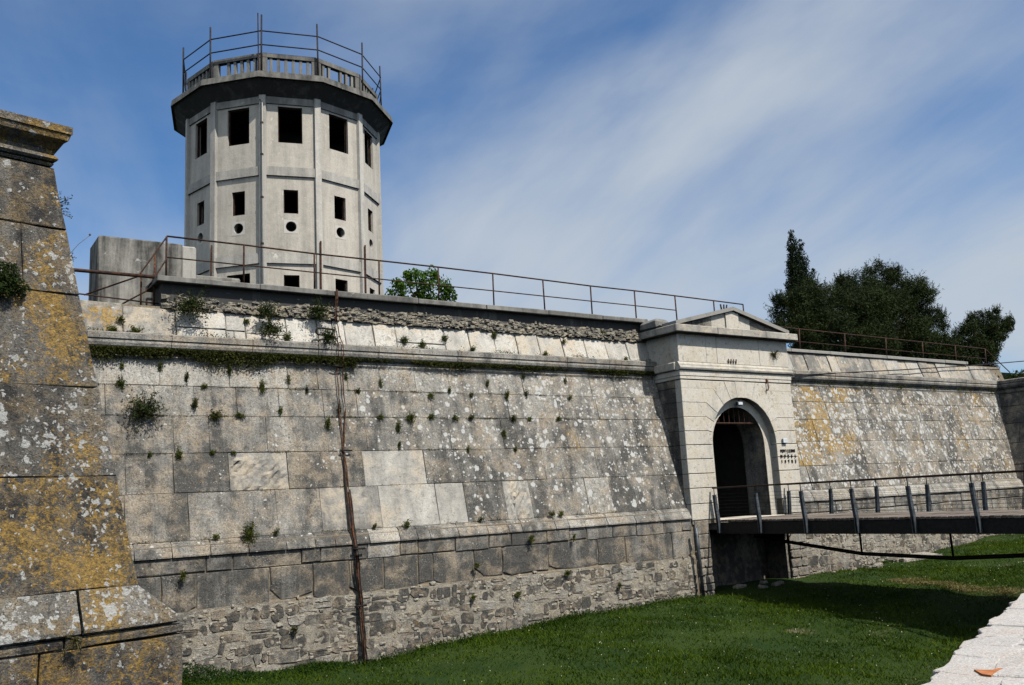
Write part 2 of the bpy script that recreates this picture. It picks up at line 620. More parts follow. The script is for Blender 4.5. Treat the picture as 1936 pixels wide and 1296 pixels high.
def stone_poly(rng, s0, s1, z0, z1, g=0.012, cut=0.25, j=0.035):
    """irregular rubble stone inside a cell"""
    w, h = s1 - s0, z1 - z0
    c = lambda k: rng.uniform(0.05, cut) * k
    u = lambda: rng.uniform(-j, j)
    m = min(w, h)
    P = [(s0 + g + c(m), z0 + g + u() * .5), (s1 - g - c(m), z0 + g + u() * .5), (s1 - g + u() * .5, z0 + g + c(m)),
         (s1 - g + u() * .5, z1 - g - c(m)), (s1 - g - c(m), z1 - g + u() * .5), (s0 + g + c(m), z1 - g + u() * .5),
         (s0 + g + u() * .5, z1 - g - c(m)), (s0 + g + u() * .5, z0 + g + c(m))]
    return P


def moulding(name, fr, s0, s1, prof, m, parent, color=None, rng=None, g=0.008):
    """profile [(out,z)...] extruded along s"""
    n = len(prof)
    d = rng.uniform(-0.008, 0.008) if rng else 0
    V = [fr(s0 + g, z, o + d) for o, z in prof] + [fr(s1 - g, z, o + d) for o, z in prof]
    F = [(i, i + 1, n + i + 1, n + i) for i in range(n - 1)]
    F.append((n - 1, 0, n, 2 * n - 1))
    F.append(tuple(range(n)))
    F.append(tuple(range(2 * n - 1, n - 1, -1)))
    return obj(name, V, F, m, parent, color)


# ------------------------------------------------------------------ ground and terraces
GX = [(-60, -3.3), (0, -3.3), (5, -3.42), (7, -3.55), (9.5, -3.68), (11, -3.52), (14.3, -3.36), (18, -3.24), (21, -3.18), (25, -3.05), (29, -2.98), (33, -2.82), (37.5, -2.5), (41, -2.45), (100, -2.4)]
DROP = [(-60, 0.02), (10, 0.03), (15, 0.05), (20, 0.085), (22.5, 0.075), (25, 0.02), (29, 0.0), (100, 0.0)]


def ground_z(x, y):
    b = np.interp(x, [p[0] for p in GX], [p[1] for p in GX])
    k = np.interp(x, [p[0] for p in DROP], [p[1] for p in DROP])
    d = np.clip(20.6 - y, 0, 7.5)
    z = b - k * d
    z = z + 0.030 * np.sin(x * 1.7 + 0.6 * y) + 0.025 * np.sin(2.3 * y - 0.9 * x) + 0.018 * np.sin(4.1 * x + 3.3 * y)
    return z


PAR_D = Vector((2.84, 1.08, 0)).normalized()      # direction of the counterscarp parapet
PAR_O = Vector((2.96, 1.98, 0))                    # a point on its moat-side edge
PAR_N = Vector((-PAR_D.y, PAR_D.x, 0))             # towards the moat


def par_y(x):
    return PAR_O.y + (x - PAR_O.x) * PAR_D.y / PAR_D.x


def build_ground():
    xs = np.concatenate([np.linspace(-60, -2, 20), np.arange(-1.5, 44, 0.35), np.linspace(45, 100, 16)])
    ys = np.concatenate([np.linspace(-40, 0, 10), np.arange(0.5, 22.6, 0.35), np.linspace(23, 24, 2)])
    Xg, Yg = np.meshgrid(xs, ys)
    Zg = ground_z(Xg, Yg)
    V = np.stack([Xg, Yg, Zg], -1).reshape(-1, 3)
    nx, ny = len(xs), len(ys)
    F = [(j * nx + i, j * nx + i + 1, (j + 1) * nx + i + 1, (j + 1) * nx + i) for j in range(ny - 1) for i in range(nx - 1)]
    o = obj('moat_ground', V, F, 'turf_soil', smooth=True)
    tag(o, kind='structure')
    # street level behind the parapet, reaching the horizon
    a = PAR_O - PAR_D * 900 - PAR_N * 0.3
    b = PAR_O + PAR_D * 900 - PAR_N * 0.3
    c = b - PAR_N * 900
    d = a - PAR_N * 900
    o = obj('street_ground', [(p.x, p.y, -1.6) for p in (a, d, c, b)], [(0, 1, 2, 3)], 'street_gravel')
    tag(o, kind='structure')
    # the fort's earth terrace behind the curtain wall
    o = obj('rampart_terrace', [(-900, 22.9, 4.95), (900, 22.9, 4.95), (900, 900, 4.95), (-900, 900, 4.95)], [(0, 1, 2, 3)], 'turf_soil')
    tag(o, kind='structure')


build_ground()

# ------------------------------------------------------------------ curtain wall
BAT = 0.235


def wall_y(z):
    if z < -0.5:
        return 21.15
    if z < 4.3:
        return 21.15 + BAT * (z + 0.5)
    return 22.25 + 0.30 * (z - 4.3)


def fr_wall(s, z, out):
    return (s, wall_y(z) - out, z)


def fr_low(s, z, out):
    return (s, 21.0 - out, z)


CORDON = [(-0.10, 3.72), (0.03, 3.74), (0.05, 3.80), (0.02, 3.83), (0.02, 3.90), (0.10, 3.95), (0.165, 4.02), (0.185, 4.09), (0.17, 4.16), (0.20, 4.18), (0.20, 4.31), (0.12, 4.345), (-0.25, 4.36)]
COURSES = [-0.50, 0.57, 1.48, 2.37, 3.10, 3.73]


def wall_core(name, x0, x1, root, zt=5.12, bottom=-4.2):
    """mortar body of the wall just behind the faces of the stones"""
    prof = [(20.99, bottom), (20.99, -2.0), (21.03, -1.95), (21.03, -0.60), (21.19, -0.50), (wall_y(3.72) + 0.03, 3.72), (22.30, 4.32), (wall_y(zt) + 0.04, zt), (23.2, zt), (23.2, bottom)]
    n = len(prof)
    V = [(x0, y, z) for y, z in prof] + [(x1, y, z) for y, z in prof]
    F = [(i, (i + 1) % n, n + (i + 1) % n, n + i) for i in range(n)]
    F += [tuple(range(n - 1, -1, -1)), tuple(range(n, 2 * n))]
    return obj(name, V, F, 'joint_mortar', root)


def build_left_wall():
    rng = random.Random(4)
    root = thing('curtain_wall', (10, 21.1, -3.5), 'long grey battered stone curtain wall between the near left bastion and the gate', 'wall')
    wall_core('mortar_core', -2.0, 20.9, root)
    J = {0: [1.2, 2.9, 4.05, 5.40, 7.44, 8.55, 10.14, 11.79, 12.66, 13.94, 14.82, 16.84, 17.77, 18.70, 20.04],
         1: [0.9, 2.4, 4.09, 5.11, 6.37, 7.80, 9.81, 11.59, 13.58, 15.50, 17.47, 18.25, 20.17],
         2: [0.6, 2.2, 3.72, 5.16, 5.97, 7.35, 8.91, 9.99, 10.96, 12.50, 14.25, 15.65, 16.98, 18.31, 19.32],
         3: [1.0, 2.6, 3.7, 4.76, 5.66, 6.67, 7.73, 8.90, 9.84, 10.83, 12.06, 13.38, 14.61, 16.44, 17.97, 19.53],
         4: [0.8, 2.1, 3.2, 4.06, 4.90, 5.52, 6.53, 7.30, 8.02, 8.82, 9.64, 10.60, 11.67, 12.75, 14.03, 15.29, 16.88, 17.90, 18.86, 20.03]}
    pale = {(0, 7.44): 0.62, (0, 8.55): 0.75, (0, 10.14): 1.15, (0, 11.79): 1.05, (0, 5.40): 0.58, (1, 9.81): 1.25, (1, 7.80): 0.30, (1, 6.37): 0.60, (0, 13.94): 0.8, (0, 16.84): 0.55}
    spall = {(0, 13.94), (1, 6.37)}
    for c in range(5):
        z0, z1 = COURSES[c], COURSES[c + 1]
        js = [-1.2] + J[c] + [20.86]
        for a, b in zip(js[:-1], js[1:]):
            key = (c, a)
            r = pale.get(key, 0.25 + 0.060 * c + rng.uniform(-0.06, 0.06))
            if c == 4 and a < 8:
                r += 0.28
            if c == 3 and a < 6:
                r += 0.05
            xm = (a + b) / 2
            bl = 0.26 + 0.62 * max(0, min(1, (xm - 7) / 9)) * (0.7 + 0.1 * c)
            g = 0.0
            if key in spall:
                root_block = broken_block('ashlar_block', a, b, z0, z1, rng, root)
                root_block.color = (0.30, 0.0, 0.1, 1)
                continue
            V, F = block_vf(fr_wall, rect(rng, a, b, z0, z1, 0.004, 0.005), rng, out=rng.uniform(-0.008, 0.008), jit=0.006, ch=0.009)
            cream = key in ((0, 10.14), (0, 11.79), (1, 9.81), (0, 8.55))
            obj('ashlar_block', V, F, 'parapet_limestone' if cream else 'grey_limestone', root, ((0.42 if a != 8.55 else 0.18) if cream else r, g, 0.1 if cream else bl))
    # cordon (half-round string course)
    js = [-1.2, 1.4, 3.3, 5.16, 7.11, 8.84, 10.57, 13.05, 15.18, 16.99, 18.70, 20.85]
    for a, b in zip(js[:-1], js[1:]):
        moulding('cordon_stone', lambda s, z, o: (s, 22.20 - o, z), a, b, CORDON, 'grey_limestone', root, (0.55 + rng.uniform(-.1, .1), 0, 0.15), rng)
    # leaning parapet stones above it
    js = [-1.2, 0.4, 1.6, 2.8, 4.12, 5.33, 6.54, 7.03, 8.11, 8.96, 9.40, 9.74, 10.60, 11.28, 12.84, 13.68, 14.56, 15.37, 16.20, 17.12, 18.04, 18.92, 19.83, 20.86]
    for a, b in zip(js[:-1], js[1:]):
        zt = 5.12 + rng.uniform(-0.06, 0.03)
        col = (0.60 + rng.uniform(-.06, .2), 0.30 if b < 4.3 else 0.0, 0.10) if a > 5.2 else (0.22, 0.34 if b < 4.3 else 0.1, 0.25)
        if (a, b) in ((6.54, 7.03), (7.03, 8.11), (5.33, 6.54), (11.28, 12.84)):
            zs = 4.36 + rng.uniform(0.16, 0.24)
            m_ = a + (b - a) * rng.uniform(.35, .65)
            for (p, q, u, v) in ((a, m_, 4.36, zs), (m_, b, 4.36, zs), (a, b, zs, zt)):
                V, F = block_vf(fr_wall, rect(rng, p, q, u, v, 0.010, 0.008), rng, out=rng.uniform(-0.01, 0.012))
                obj('parapet_stone', V, F, 'parapet_limestone', root, col)
            continue
        V, F = block_vf(fr_wall, rect(rng, a, b, 4.36, zt, 0.012, 0.009), rng, out=rng.uniform(-0.015, 0.015), jit=0.008)
        obj('parapet_stone', V, F, 'parapet_limestone', root, col)
    # base moulding: weathered slope and fascia
    js = [-1.2, 0.6, 2.0, 3.3, 4.20, 4.98, 5.81, 6.67, 7.56, 8.27, 8.78, 9.68, 10.51, 11.01, 11.38, 12.23, 13.14, 13.82, 14.26, 15.40, 15.87, 16.45, 17.30, 18.39, 19.36, 20.70]
    fl = lambda s, z, o: (s, 21.15 - o, z)
    for a, b in zip(js[:-1], js[1:]):
        k = rng.uniform(-.02, .02)
        prof = [(-0.12, -0.485), (0.0, -0.50), (0.09, -0.56 + k), (0.215, -0.80), (0.215, -0.835), (0.17, -0.85), (-0.12, -0.85)]
        pr = 0.95 if (a, b) in ((9.68, 10.51),) else 0.36 + rng.uniform(-.10, .10) + (0.15 if a > 13.5 else 0)
        moulding('base_moulding_stone', fl, a, b, prof, 'grey_limestone', root, (pr, 0.05, 0.35), rng, 0.010)
    js = [-1.2, 1.0, 2.6, 4.1, 5.72, 6.31, 7.93, 8.40, 9.62, 10.52, 11.03, 12.12, 13.17, 13.89, 15.08, 15.88, 16.52, 17.49, 18.42, 19.52, 20.30, 20.72]
    for a, b in zip(js[:-1], js[1:]):
        V, F = block_vf(fr_low, rect(rng, a, b, -1.20 + rng.uniform(-.03, .02), -0.86, 0.010, 0.010), rng, out=0.02 + rng.uniform(-.02, .01))
        pr = 0.9 if a == 9.62 else 0.27 + rng.uniform(-.08, .10)
        obj('fascia_stone', V, F, 'grey_limestone', root, (pr, 0.03, 0.15))
    js = [-1.2, 0.8, 2.2, 3.5, 4.76, 5.51, 7.17, 8.21, 9.13, 10.05, 11.02, 11.45, 12.68, 13.58, 15.11, 16.89, 17.94, 19.83, 20.72]
    for a, b in zip(js[:-1], js[1:]):
        zb = -2.03 + rng.uniform(-.16, .14)
        k_ = max(3, int((b - a) / .25))
        P = [(a + .008 + (b - a - .016) * i / k_, zb + rng.uniform(-.05, .05) + (rng.uniform(.05, .28) if i in (0, k_) and rng.random() < .55 else 0)) for i in range(k_ + 1)]
        P += [(b - .008 + rng.uniform(-.03, .0), -1.55), (b - .008, -1.218 - (rng.uniform(.03, .15) if rng.random() < .3 else 0)), (b - .12, -1.215), (a + .12, -1.215), (a + .008, -1.218 - (rng.uniform(.03, .15) if rng.random() < .3 else 0)), (a + .008 + rng.uniform(0, .03), -1.6)]
        V, F = block_vf(fr_low, P, rng, out=rng.uniform(-0.006, 0.018), jit=0.010, ch=0.018)
        obj('lower_ashlar_block', V, F, 'grey_limestone', root, (0.17 + rng.uniform(-.06, .08), 0.03, 0.12))
    rubble_zone(root, rng, 3.2, 20.72, lambda x: -2.03, 'rubble_stone')
    # rough rubble core exposed under the coping
    rough_band(root, rng, 5.0, 20.84)
    # coping slabs with deep overhang
    js = [4.86, 7.4, 9.45, 12.0, 14.3, 16.6, 18.8, 20.78]
    for a, b in zip(js[:-1], js[1:]):
        V, F = cbox_vf(a + .006, b - .006, 22.30 + rng.uniform(-.015, .015), 23.6, 5.705, 5.855 + rng.uniform(-.006, .008), 0.018, rng, 0.006)
        obj('coping_slab', V, F, 'dark_concrete', root, (0.50, 0, 0))
    box('coping_bed', 5.02, 20.8, 22.50, 23.5, 5.10, 5.702, 'dark_concrete', root, (0.0, 0, 0))  # colour set darkest to paint in the shade under the overhang
    return root


def broken_block(name, a, b, z0, z1, rng, root):
    """block whose face has spalled to rough rock"""
    nx, nz = 15, 10
    V, F = [], []
    for j in range(nz + 1):
        for i in range(nx + 1):
            s = a + .01 + (b - a - .02) * i / nx
            z = z0 + .01 + (z1 - z0 - .02) * j / nz
            e = 0 if i in (0, nx) or j in (0, nz) else 1
            o = -0.004 + e * (rng.gauss(0.0, 0.014) + (0.03 if rng.random() < .2 else 0))
            V.append(fr_wall(s + e * rng.uniform(-.02, .02), z + e * rng.uniform(-.02, .02), o))
    for j in range(nz):
        for i in range(nx):
            p = j * (nx + 1) + i
            F.append((p, p + 1, p + nx + 2, p + nx + 1))
    n = len(V)
    rim = [i for i in range(nx + 1)] + [j * (nx + 1) + nx for j in range(1, nz + 1)] + [nz * (nx + 1) + i for i in range(nx - 1, -1, -1)] + [j * (nx + 1) for j in range(nz - 1, 0, -1)]
    for k in rim:
        v = V[k]
        V.append((v[0], v[1] + 0.15, v[2]))
    m = len(rim)
    for i in range(m):
        F.append((rim[i], rim[(i + 1) % m], n + (i + 1) % m, n + i))
    return obj(name, V, F, 'parapet_limestone', root)


def rubble_zone(root, rng, x0, x1, top, name, zmin=None):
    """irregular field stones bedded in pale mortar down to the grass"""
    V = []
    xs = np.linspace(x0, x1, 80)
    VV, FF = [], []
    for x in xs:
        VV += [(x, 20.962 + rng.uniform(-.01, .01), top(x) + 0.02), (x, 20.955 + rng.uniform(-.012, .012), (top(x) + ground_z(x, 20.9)) / 2), (x, 20.975, ground_z(x, 20.9) - 0.35), ]
    for i in range(len(xs) - 1):
        for k in range(2):
            FF.append((3 * i + k, 3 * i + k + 1, 3 * i + 4 + k, 3 * i + 3 + k))
    obj(name.replace('stone', 'mortar_bed'), VV, FF, 'cream_mortar', root, (0.62, 0.03, 0.15))
    chips = []
    for k in range(int((x1 - x0) * 22)):
        x = rng.uniform(x0 + .1, x1 - .25)
        gz = float(ground_z(x, 20.9))
        zc = rng.uniform(gz, top(x) + .05)
        w_, h_ = rng.uniform(.05, .15), rng.uniform(.03, .09)
        chips.append(block_vf(fr_low, stone_poly(rng, x, x + w_, zc, zc + h_, 0.0, .4, .02), rng, out=rng.uniform(.05, .072), back=.05, ch=.008, jit=.008))
    ch_ = obj(name.replace('stone', 'chips'), *merge(chips), 'cream_mortar', root, (0.85, 0.0, 0.2))
    ch_['kind'] = 'stuff'
    z = 0.0
    row = 0
    cnt = 0
    while True:
        h = rng.uniform(0.19, 0.32)
        x = x0 + rng.uniform(0, .2)
        any_ = False
        while x < x1 - .1:
            w = min(rng.choice((0.18, 0.24, 0.32, 0.42, 0.6)) * rng.uniform(.85, 1.2), x1 - x)
            zt = top(x + w / 2) - z
            zt += rng.uniform(-.07, .05)
            zb = zt - h * rng.uniform(.8, 1.15)
            gz = float(ground_z(x + w / 2, 20.9))
            if zt > gz + 0.03 and w > 0.12:
                any_ = True
                fr = fr_low
                subs = [(zb, zt)] if rng.random() < .80 else [(zb, zb + h * .42), (zb + h * .50, zt)]
                if rng.random() < 0.10:
                    subs = []
                for (p, q) in subs:
                    if cnt >= 296:
                        break
                    cnt += 1
                    Vb, Fb = block_vf(fr, stone_poly(rng, x, x + w, p + rng.uniform(-.02, .02), q + rng.uniform(-.02, .02), 0.012, .40, .07), rng, out=rng.uniform(0.046, 0.060), back=0.08, ch=rng.uniform(0.006, 0.014), jit=0.009, belly=rng.uniform(-0.012, 0.006))
                    pr = rng.choice((0.0, 0.05, 0.12, 0.2, 0.25, 0.35, 0.55, 0.85))
                    obj(name, Vb, Fb, 'rubble_limestone', root, (pr, 0.10 + rng.uniform(-.08, .1), 0.15))
            x += w
        z += h
        row += 1
        if not any_ or row > 9:
            break


def rough_band(root, rng, x0, x1):
    """broken mortar and small rubble between the parapet stones and the coping"""
    nx, nz = 150, 7
    V, F = [], []
    ph = [rng.uniform(0, 6.28) for _ in range(6)]
    for j in range(nz + 1):
        for i in range(nx + 1):
            x = x0 + (x1 - x0) * i / nx
            t = j / nz
            z = 5.06 + 0.58 * t
            edge = 0.5 + 0.5 * math.sin(x * 1.3 + ph[0]) * math.sin(x * 3.1 + ph[1])
            o = 0.05 - 0.16 * max(0, t - 0.45 - 0.25 * edge) + rng.gauss(0, 0.035)
            V.append((x, wall_y(5.06) + 0.28 * t * 0.5 - o + (0.05 if t > .8 else 0), z + rng.uniform(-.015, .015)))
    for j in range(nz):
        for i in range(nx):
            p = j * (nx + 1) + i
            F.append((p, p + 1, p + nx + 2, p + nx + 1))
    obj('exposed_core', V, F, 'cream_mortar', root, (0.30, 0.15, 0))
    parts = []
    for k in range(900):
        x = rng.uniform(x0 + .05, x1 - .05)
        z = 5.06 + 0.36 * rng.random() ** 1.3
        w, h = rng.uniform(.05, .20), rng.uniform(.03, .10)
        y = wall_y(z) - 0.03
        parts.append(block_vf(lambda s, zz, o: (s, y - o, zz), stone_poly(rng, x, x + w, z, z + h, 0.0, .3, .02), rng, out=rng.uniform(-.02, .10), back=.10, ch=.015, jit=.018))
    o = obj('exposed_rubble', *merge(parts), 'cream_mortar', root, (0.50, 0.12, 0.0))
    o['kind'] = 'stuff'


build_left_wall()


def build_right_wall():
    rng = random.Random(11)
    X0, X1 = 25.9, 42.9
    root = thing('curtain_wall', (34, 21.1, -3), 'lichen spotted orange and grey stone wall to the right of the gate behind the bridge', 'wall')
    wall_core('mortar_core', 25.9, 43.4, root, 5.10)
    cs = [-0.17, 0.70, 1.60, 2.43, 3.12, 3.73]
    for c in range(5):
        x = X0 + 0.05
        while x < X1:
            w = rng.uniform(0.75, 1.6)
            if X1 - x - w < 0.5:
                w = X1 - x
            xm = x + w / 2
            near = max(0, min(1, (36 - xm) / 8))
            g = (0.16 + 0.30 * near * (0.4 + 0.18 * c)) if c > 0 else 0.10
            V, F = block_vf(fr_wall, rect(rng, x, x + w, cs[c], cs[c + 1], 0.005, 0.006), rng, out=rng.uniform(-0.009, 0.009), jit=0.007, ch=0.011)
            obj('ashlar_block', V, F, 'grey_limestone', root, (0.40 + rng.uniform(-.08, .08), g + 0.10, 1.0))
            x += w
    x = X0
    while x < X1:
        w = min(rng.uniform(1.5, 2.4), X1 + .2 - x)
        moulding('cordon_stone', lambda s, z, o: (s, 22.20 - o, z), x, x + w, CORDON, 'grey_limestone', root, (0.55, 0.05, 0.3), rng)
        x += w
    x = X0
    while x < 42.2:
        w = min(rng.uniform(0.55, 1.0), 42.4 - x)
        zt = 5.10 if x + w < 40.6 else 5.10 - 0.06 * rng.random()
        P = rect(rng, x, x + w, 4.36, zt, 0.012, 0.012)
        if x + w > 42.1:
            P = [(x + .01, 4.37), (43.0, 4.37), (42.7, 4.7), (42.3, zt), (x + .01, zt)]
        V, F = block_vf(fr_wall, P, rng, out=rng.uniform(-0.02, 0.02), jit=0.01)
        obj('parapet_stone', V, F, 'parapet_limestone', root, (0.28 + rng.uniform(-.22, .22), 0.12, 0.35))
        x += w
    x = X0 + .2
    while x < 40.4:
        w = min(rng.uniform(1.6, 2.6), 40.5 - x)
        V, F = cbox_vf(x + .005, x + w - .005, wall_y(5.1) - 0.10 + rng.uniform(-.02, .02), 23.3, 5.105, 5.24 + rng.uniform(-.01, .01), 0.015, rng, 0.006)
        obj('coping_slab', V, F, 'dark_concrete', root, (0.9, 0, 0))
        x += w
    # base moulding, ashlar and rubble under it
    fl = lambda s, z, o: (s, 21.15 - o, z)
    x = X0
    while x < X1 - 2:
        w = rng.uniform(0.7, 1.3)
        prof = [(-0.12, -0.16), (0.0, -0.18), (0.09, -0.23), (0.22, -0.50), (0.22, -0.55), (0.17, -0.57), (-0.12, -0.57)]
        moulding('base_moulding_stone', fl, x, x + w, prof, 'grey_limestone', root, (0.72 + rng.uniform(-.15, .15), 0.08, 0.4), rng, 0.010)
        x += w
    x = X0
    while x < X1 - 2:
        w = rng.uniform(0.8, 1.5)
        for (p, q) in ((-0.95, -0.58), (-1.55, -0.96)):
            V, F = block_vf(fr_low, rect(rng, x, x + w, p, q, 0.012, 0.012), rng, out=rng.uniform(-.006, .02), jit=0.01, ch=.02)
            obj('lower_ashlar_block', V, F, 'grey_limestone', root, (0.42 + rng.uniform(-.15, .15), 0.05, 0.5))
        x += w
    rubble_zone(root, rng, X0, 41.0, lambda x: -1.56, 'rubble_stone')


build_right_wall()


# ------------------------------------------------------------------ gate portal
GY = 20.95
AX, AZ, AR = 23.49, 1.50, 1.555       # arch centre and radius
PX0, PX1 = 20.73, 26.12


def fr_gate(s, z, out):
    return (s, GY - out, z)


def arch_outline(r, x0, x1, zb, zt, n=20):
    """concave outline: block with an arched opening"""
    P = [(x0, zb), (x0, zt), (x1, zt), (x1, zb), (AX + r, zb)]
    for i in range(n + 1):
        t = math.pi * i / n
        P.append((AX + r * math.cos(t), AZ + r * math.sin(t)))
    P.append((AX - r, zb))
    return P


def arch_ring(fr, r, x0, x1, zb, zt, o0, o1, n=20):
    """same thing as quads, so that it shades cleanly"""
    q = []
    q.append([(x0, zb), (AX - r, zb), (AX - r, AZ), (x0, AZ)])
    q.append([(AX + r, zb), (x1, zb), (x1, AZ), (AX + r, AZ)])
    pr = None
    V, F = [], []
    for p in q:
        v, f = prism_vf(fr, p, o0, o1)
        o = len(V)
        V += v
        F += [tuple(i + o for i in ff) for ff in f]
    pts = []
    for i in range(n + 1):
        t = math.pi * i / n
        a = (AX + r * math.cos(t), AZ + r * math.sin(t))
        # matching outer point on the rectangle
        c, s = math.cos(t), math.sin(t)
        kx = ((x1 - AX) if c > 0 else (AX - x0)) / max(abs(c), 1e-6)
        kz = (zt - AZ) / max(s, 1e-6)
        k = min(kx, kz)
        pts.append((a, (AX + c * k, AZ + s * k)))
    for i in range(n):
        (a0, b0), (a1, b1) = pts[i], pts[i + 1]
        poly = [a0, b0]
        for cx_ in (x1, x0):
            if abs(b0[0] - b1[0]) > 1e-4 and abs(b0[1] - b1[1]) > 1e-4 and min(b0[0], b1[0]) - 1e-4 <= cx_ <= max(b0[0], b1[0]) + 1e-4:
                poly.append((cx_, zt))
        poly += [b1, a1]
        v, f = prism_vf(fr, poly, o0, o1)
        o = len(V)
        V += v
        F += [tuple(i_ + o for i_ in ff) for ff in f]
    return V, F


def build_gate():
    rng = random.Random(7)
    root = thing('gate_portal', (23.4, 21, -3.2), 'pale limestone gate portal with round arch, pediment and shadowed left side', 'gate')
    # body of the portal behind the facing stones
    obj('portal_core', *arch_ring(fr_gate, AR + 0.03, PX0 + .03, PX1 - .03, -1.02, 5.2, -0.27, -0.03), 'joint_mortar', root)
    obj('inner_arch', *arch_ring(fr_gate, 1.27, PX0 + .035, PX1 - .035, -1.02, 5.19, -1.25, -0.30), 'grey_limestone', root, (0.30, 0, 0))  # darker stone puts the shade of the jamb into its colour
    obj('inner_arch_face', *arch_ring(fr_gate, 1.262, PX0 + .04, PX1 - .04, -1.02, 5.18, -0.299, -0.275), 'cream_limestone', root, (0.62, 0, 0))  # pale copy of the jamb stone for its sunlit front strip
    # passage behind
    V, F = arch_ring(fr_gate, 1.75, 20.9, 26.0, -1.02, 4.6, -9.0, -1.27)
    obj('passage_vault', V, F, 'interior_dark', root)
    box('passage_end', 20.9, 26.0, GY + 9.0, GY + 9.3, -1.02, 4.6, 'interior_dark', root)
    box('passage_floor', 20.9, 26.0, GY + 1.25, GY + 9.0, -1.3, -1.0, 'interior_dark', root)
    V, F = cbox_vf(21.9, 25.08, GY - 0.06, GY + 1.24, -1.25, -0.925, 0.02)
    obj('threshold', V, F, 'cream_limestone', root, (0.75, 0, 0))
    # rusticated courses: piers and voussoirs with kinked joints
    zj = [-0.90, -0.39, 0.10, 0.56, 1.024, 1.476, 1.93, 2.39, 2.87, 3.335, 3.60]
    ang = {5: 180, 6: 166, 7: 152.6, 8: 139.6, 9: 124.0}
    kink = {5: 21.95, 6: 21.80, 7: 21.78, 8: 21.80, 9: 22.20}

    def pt(a):
        return (AX + (AR + 0.002) * math.cos(rad(a)), AZ + (AR + 0.002) * math.sin(rad(a)))

    def arc(a0, a1, n=5):
        return [pt(a0 + (a1 - a0) * i / n) for i in range(n + 1)]
    for side in (0, 1):
        mx = (lambda p: p) if side == 0 else (lambda p: (2 * AX - p[0], p[1]))
        xe = PX0 if side == 0 else 2 * AX - PX1
        polys = []
        for i in range(0, 5):
            z0, z1 = zj[i], zj[i + 1]
            if i == 0:
                polys.append([(xe, z0), (AX - AR - .06, z0), (AX - AR - .06, z1), (xe, z1)])
            else:
                polys.append([(xe, z0), (AX - AR, z0), (AX - AR, z1), (xe, z1)])
        for i in range(5, 9):
            polys.append([(xe, zj[i]), (kink[i], zj[i])] + arc(ang[i], ang[i + 1]) + [(kink[i + 1], zj[i + 1]), (xe, zj[i + 1])])
        polys.append([(xe, zj[9]), (kink[9], zj[9])] + arc(124, 109) + [(22.72, 3.60), (xe, 3.60)])
        polys.append(arc(109, 96.5, 3) + [(23.25, 3.60), (22.72, 3.60)])
        for k, P in enumerate(polys):
            g = 0.010
            cx_ = sum(p[0] for p in P) / len(P)
            cz_ = sum(p[1] for p in P) / len(P)
            w = max(p[0] for p in P) - min(p[0] for p in P)
            h = max(p[1] for p in P) - min(p[1] for p in P)
            Q = [(cx_ + (p[0] - cx_) * (1 - 2 * 0.004 / w), cz_ + (p[1] - cz_) * (1 - 2 * g / h)) for p in P]
            Q = [mx(p) for p in Q]
            if side:
                Q.reverse()
            o = rng.uniform(-.004, .004)
            V, F = prism_vf(fr_gate, Q, -0.272, o - 0.012)
            n = len(Q)
            cx2 = sum(p[0] for p in Q) / n
            cz2 = sum(p[1] for p in Q) / n
            base = len(V)
            V += [fr_gate(cx2 + (p[0] - cx2) * (1 - 0.016 / w), cz2 + (p[1] - cz2) * (1 - 0.024 / h), o) for p in Q]
            F = [f for f in F if f != tuple(range(n, 2 * n))]
            F += [(n + i, n + (i + 1) % n, base + (i + 1) % n, base + i) for i in range(n)]
            F.append(tuple(range(base, base + n)))
            obj('rusticated_block', V, F, 'cream_limestone', root, (0.58 + rng.uniform(-.1, .1), 0.0, 0.0))
    Q = arc(96.5, 83.5, 4) + [(2 * AX - 23.25, 3.60), (23.25, 3.60)]
    obj('keystone', *prism_vf(fr_gate, Q, -0.27, 0.006), 'cream_limestone', root, (0.62, 0, 0))
    # left and right flanks of the projecting portal (side walls back to the curtain)
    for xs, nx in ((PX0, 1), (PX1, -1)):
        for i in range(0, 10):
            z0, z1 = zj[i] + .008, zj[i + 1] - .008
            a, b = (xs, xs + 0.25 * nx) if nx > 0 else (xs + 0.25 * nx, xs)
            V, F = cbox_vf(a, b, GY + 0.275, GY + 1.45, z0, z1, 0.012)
            obj('flank_block', V, F, 'grey_limestone', root, (0.10 + rng.uniform(-.1, .1), 0, 0.1))  # dark grey instead of cream, deepens the flank's shade by colour
    # architrave bands, cordon, frieze
    def ring(name, o, z0, z1, col=(0.6, 0, 0), c=0.012, m='cream_limestone'):
        V, F = cbox_vf(PX0 - o, PX1 + o, GY - o, GY + 1.5, z0, z1, c)
        return obj(name, V, F, m, root, col)
    ring('architrave_band', 0.02, 3.615, 3.72, (0.7, 0, 0))
    ring('architrave_band', 0.035, 3.723, 3.90, (0.72, 0, 0))
    prof = [(-0.1, 3.903), (0.05, 3.905), (0.10, 3.935), (0.12, 3.985), (0.10, 4.035), (0.06, 4.06), (0.06, 4.10), (0.0, 4.185), (-0.1, 4.19)]
    moulding('portal_cordon', fr_gate, PX0 - .08, PX1 + .08, prof, 'cream_limestone', root, (0.30, 0, 0.05))
    V, F = cbox_vf(PX0 - .12, PX0 + .2, GY + .1, GY + 1.5, 3.905, 4.18, .03)
    obj('portal_cordon', V, F, 'cream_limestone', root, (0.30, 0, 0.05))
    js = [PX0, 22.02, 22.52, 24.62, PX1]
    for a, b in zip(js[:-1], js[1:]):
        V, F = cbox_vf(a + .004, b - .004, GY - 0.0 + rng.uniform(-.004, .004), GY + 1.5, 4.19, 5.12, 0.008)
        obj('frieze_block', V, F, 'cream_limestone', root, (0.66 + rng.uniform(-.06, .06), 0, 0))
    # cornice
    js = [PX0 - .30, 22.35, 24.75, PX1 + .30]
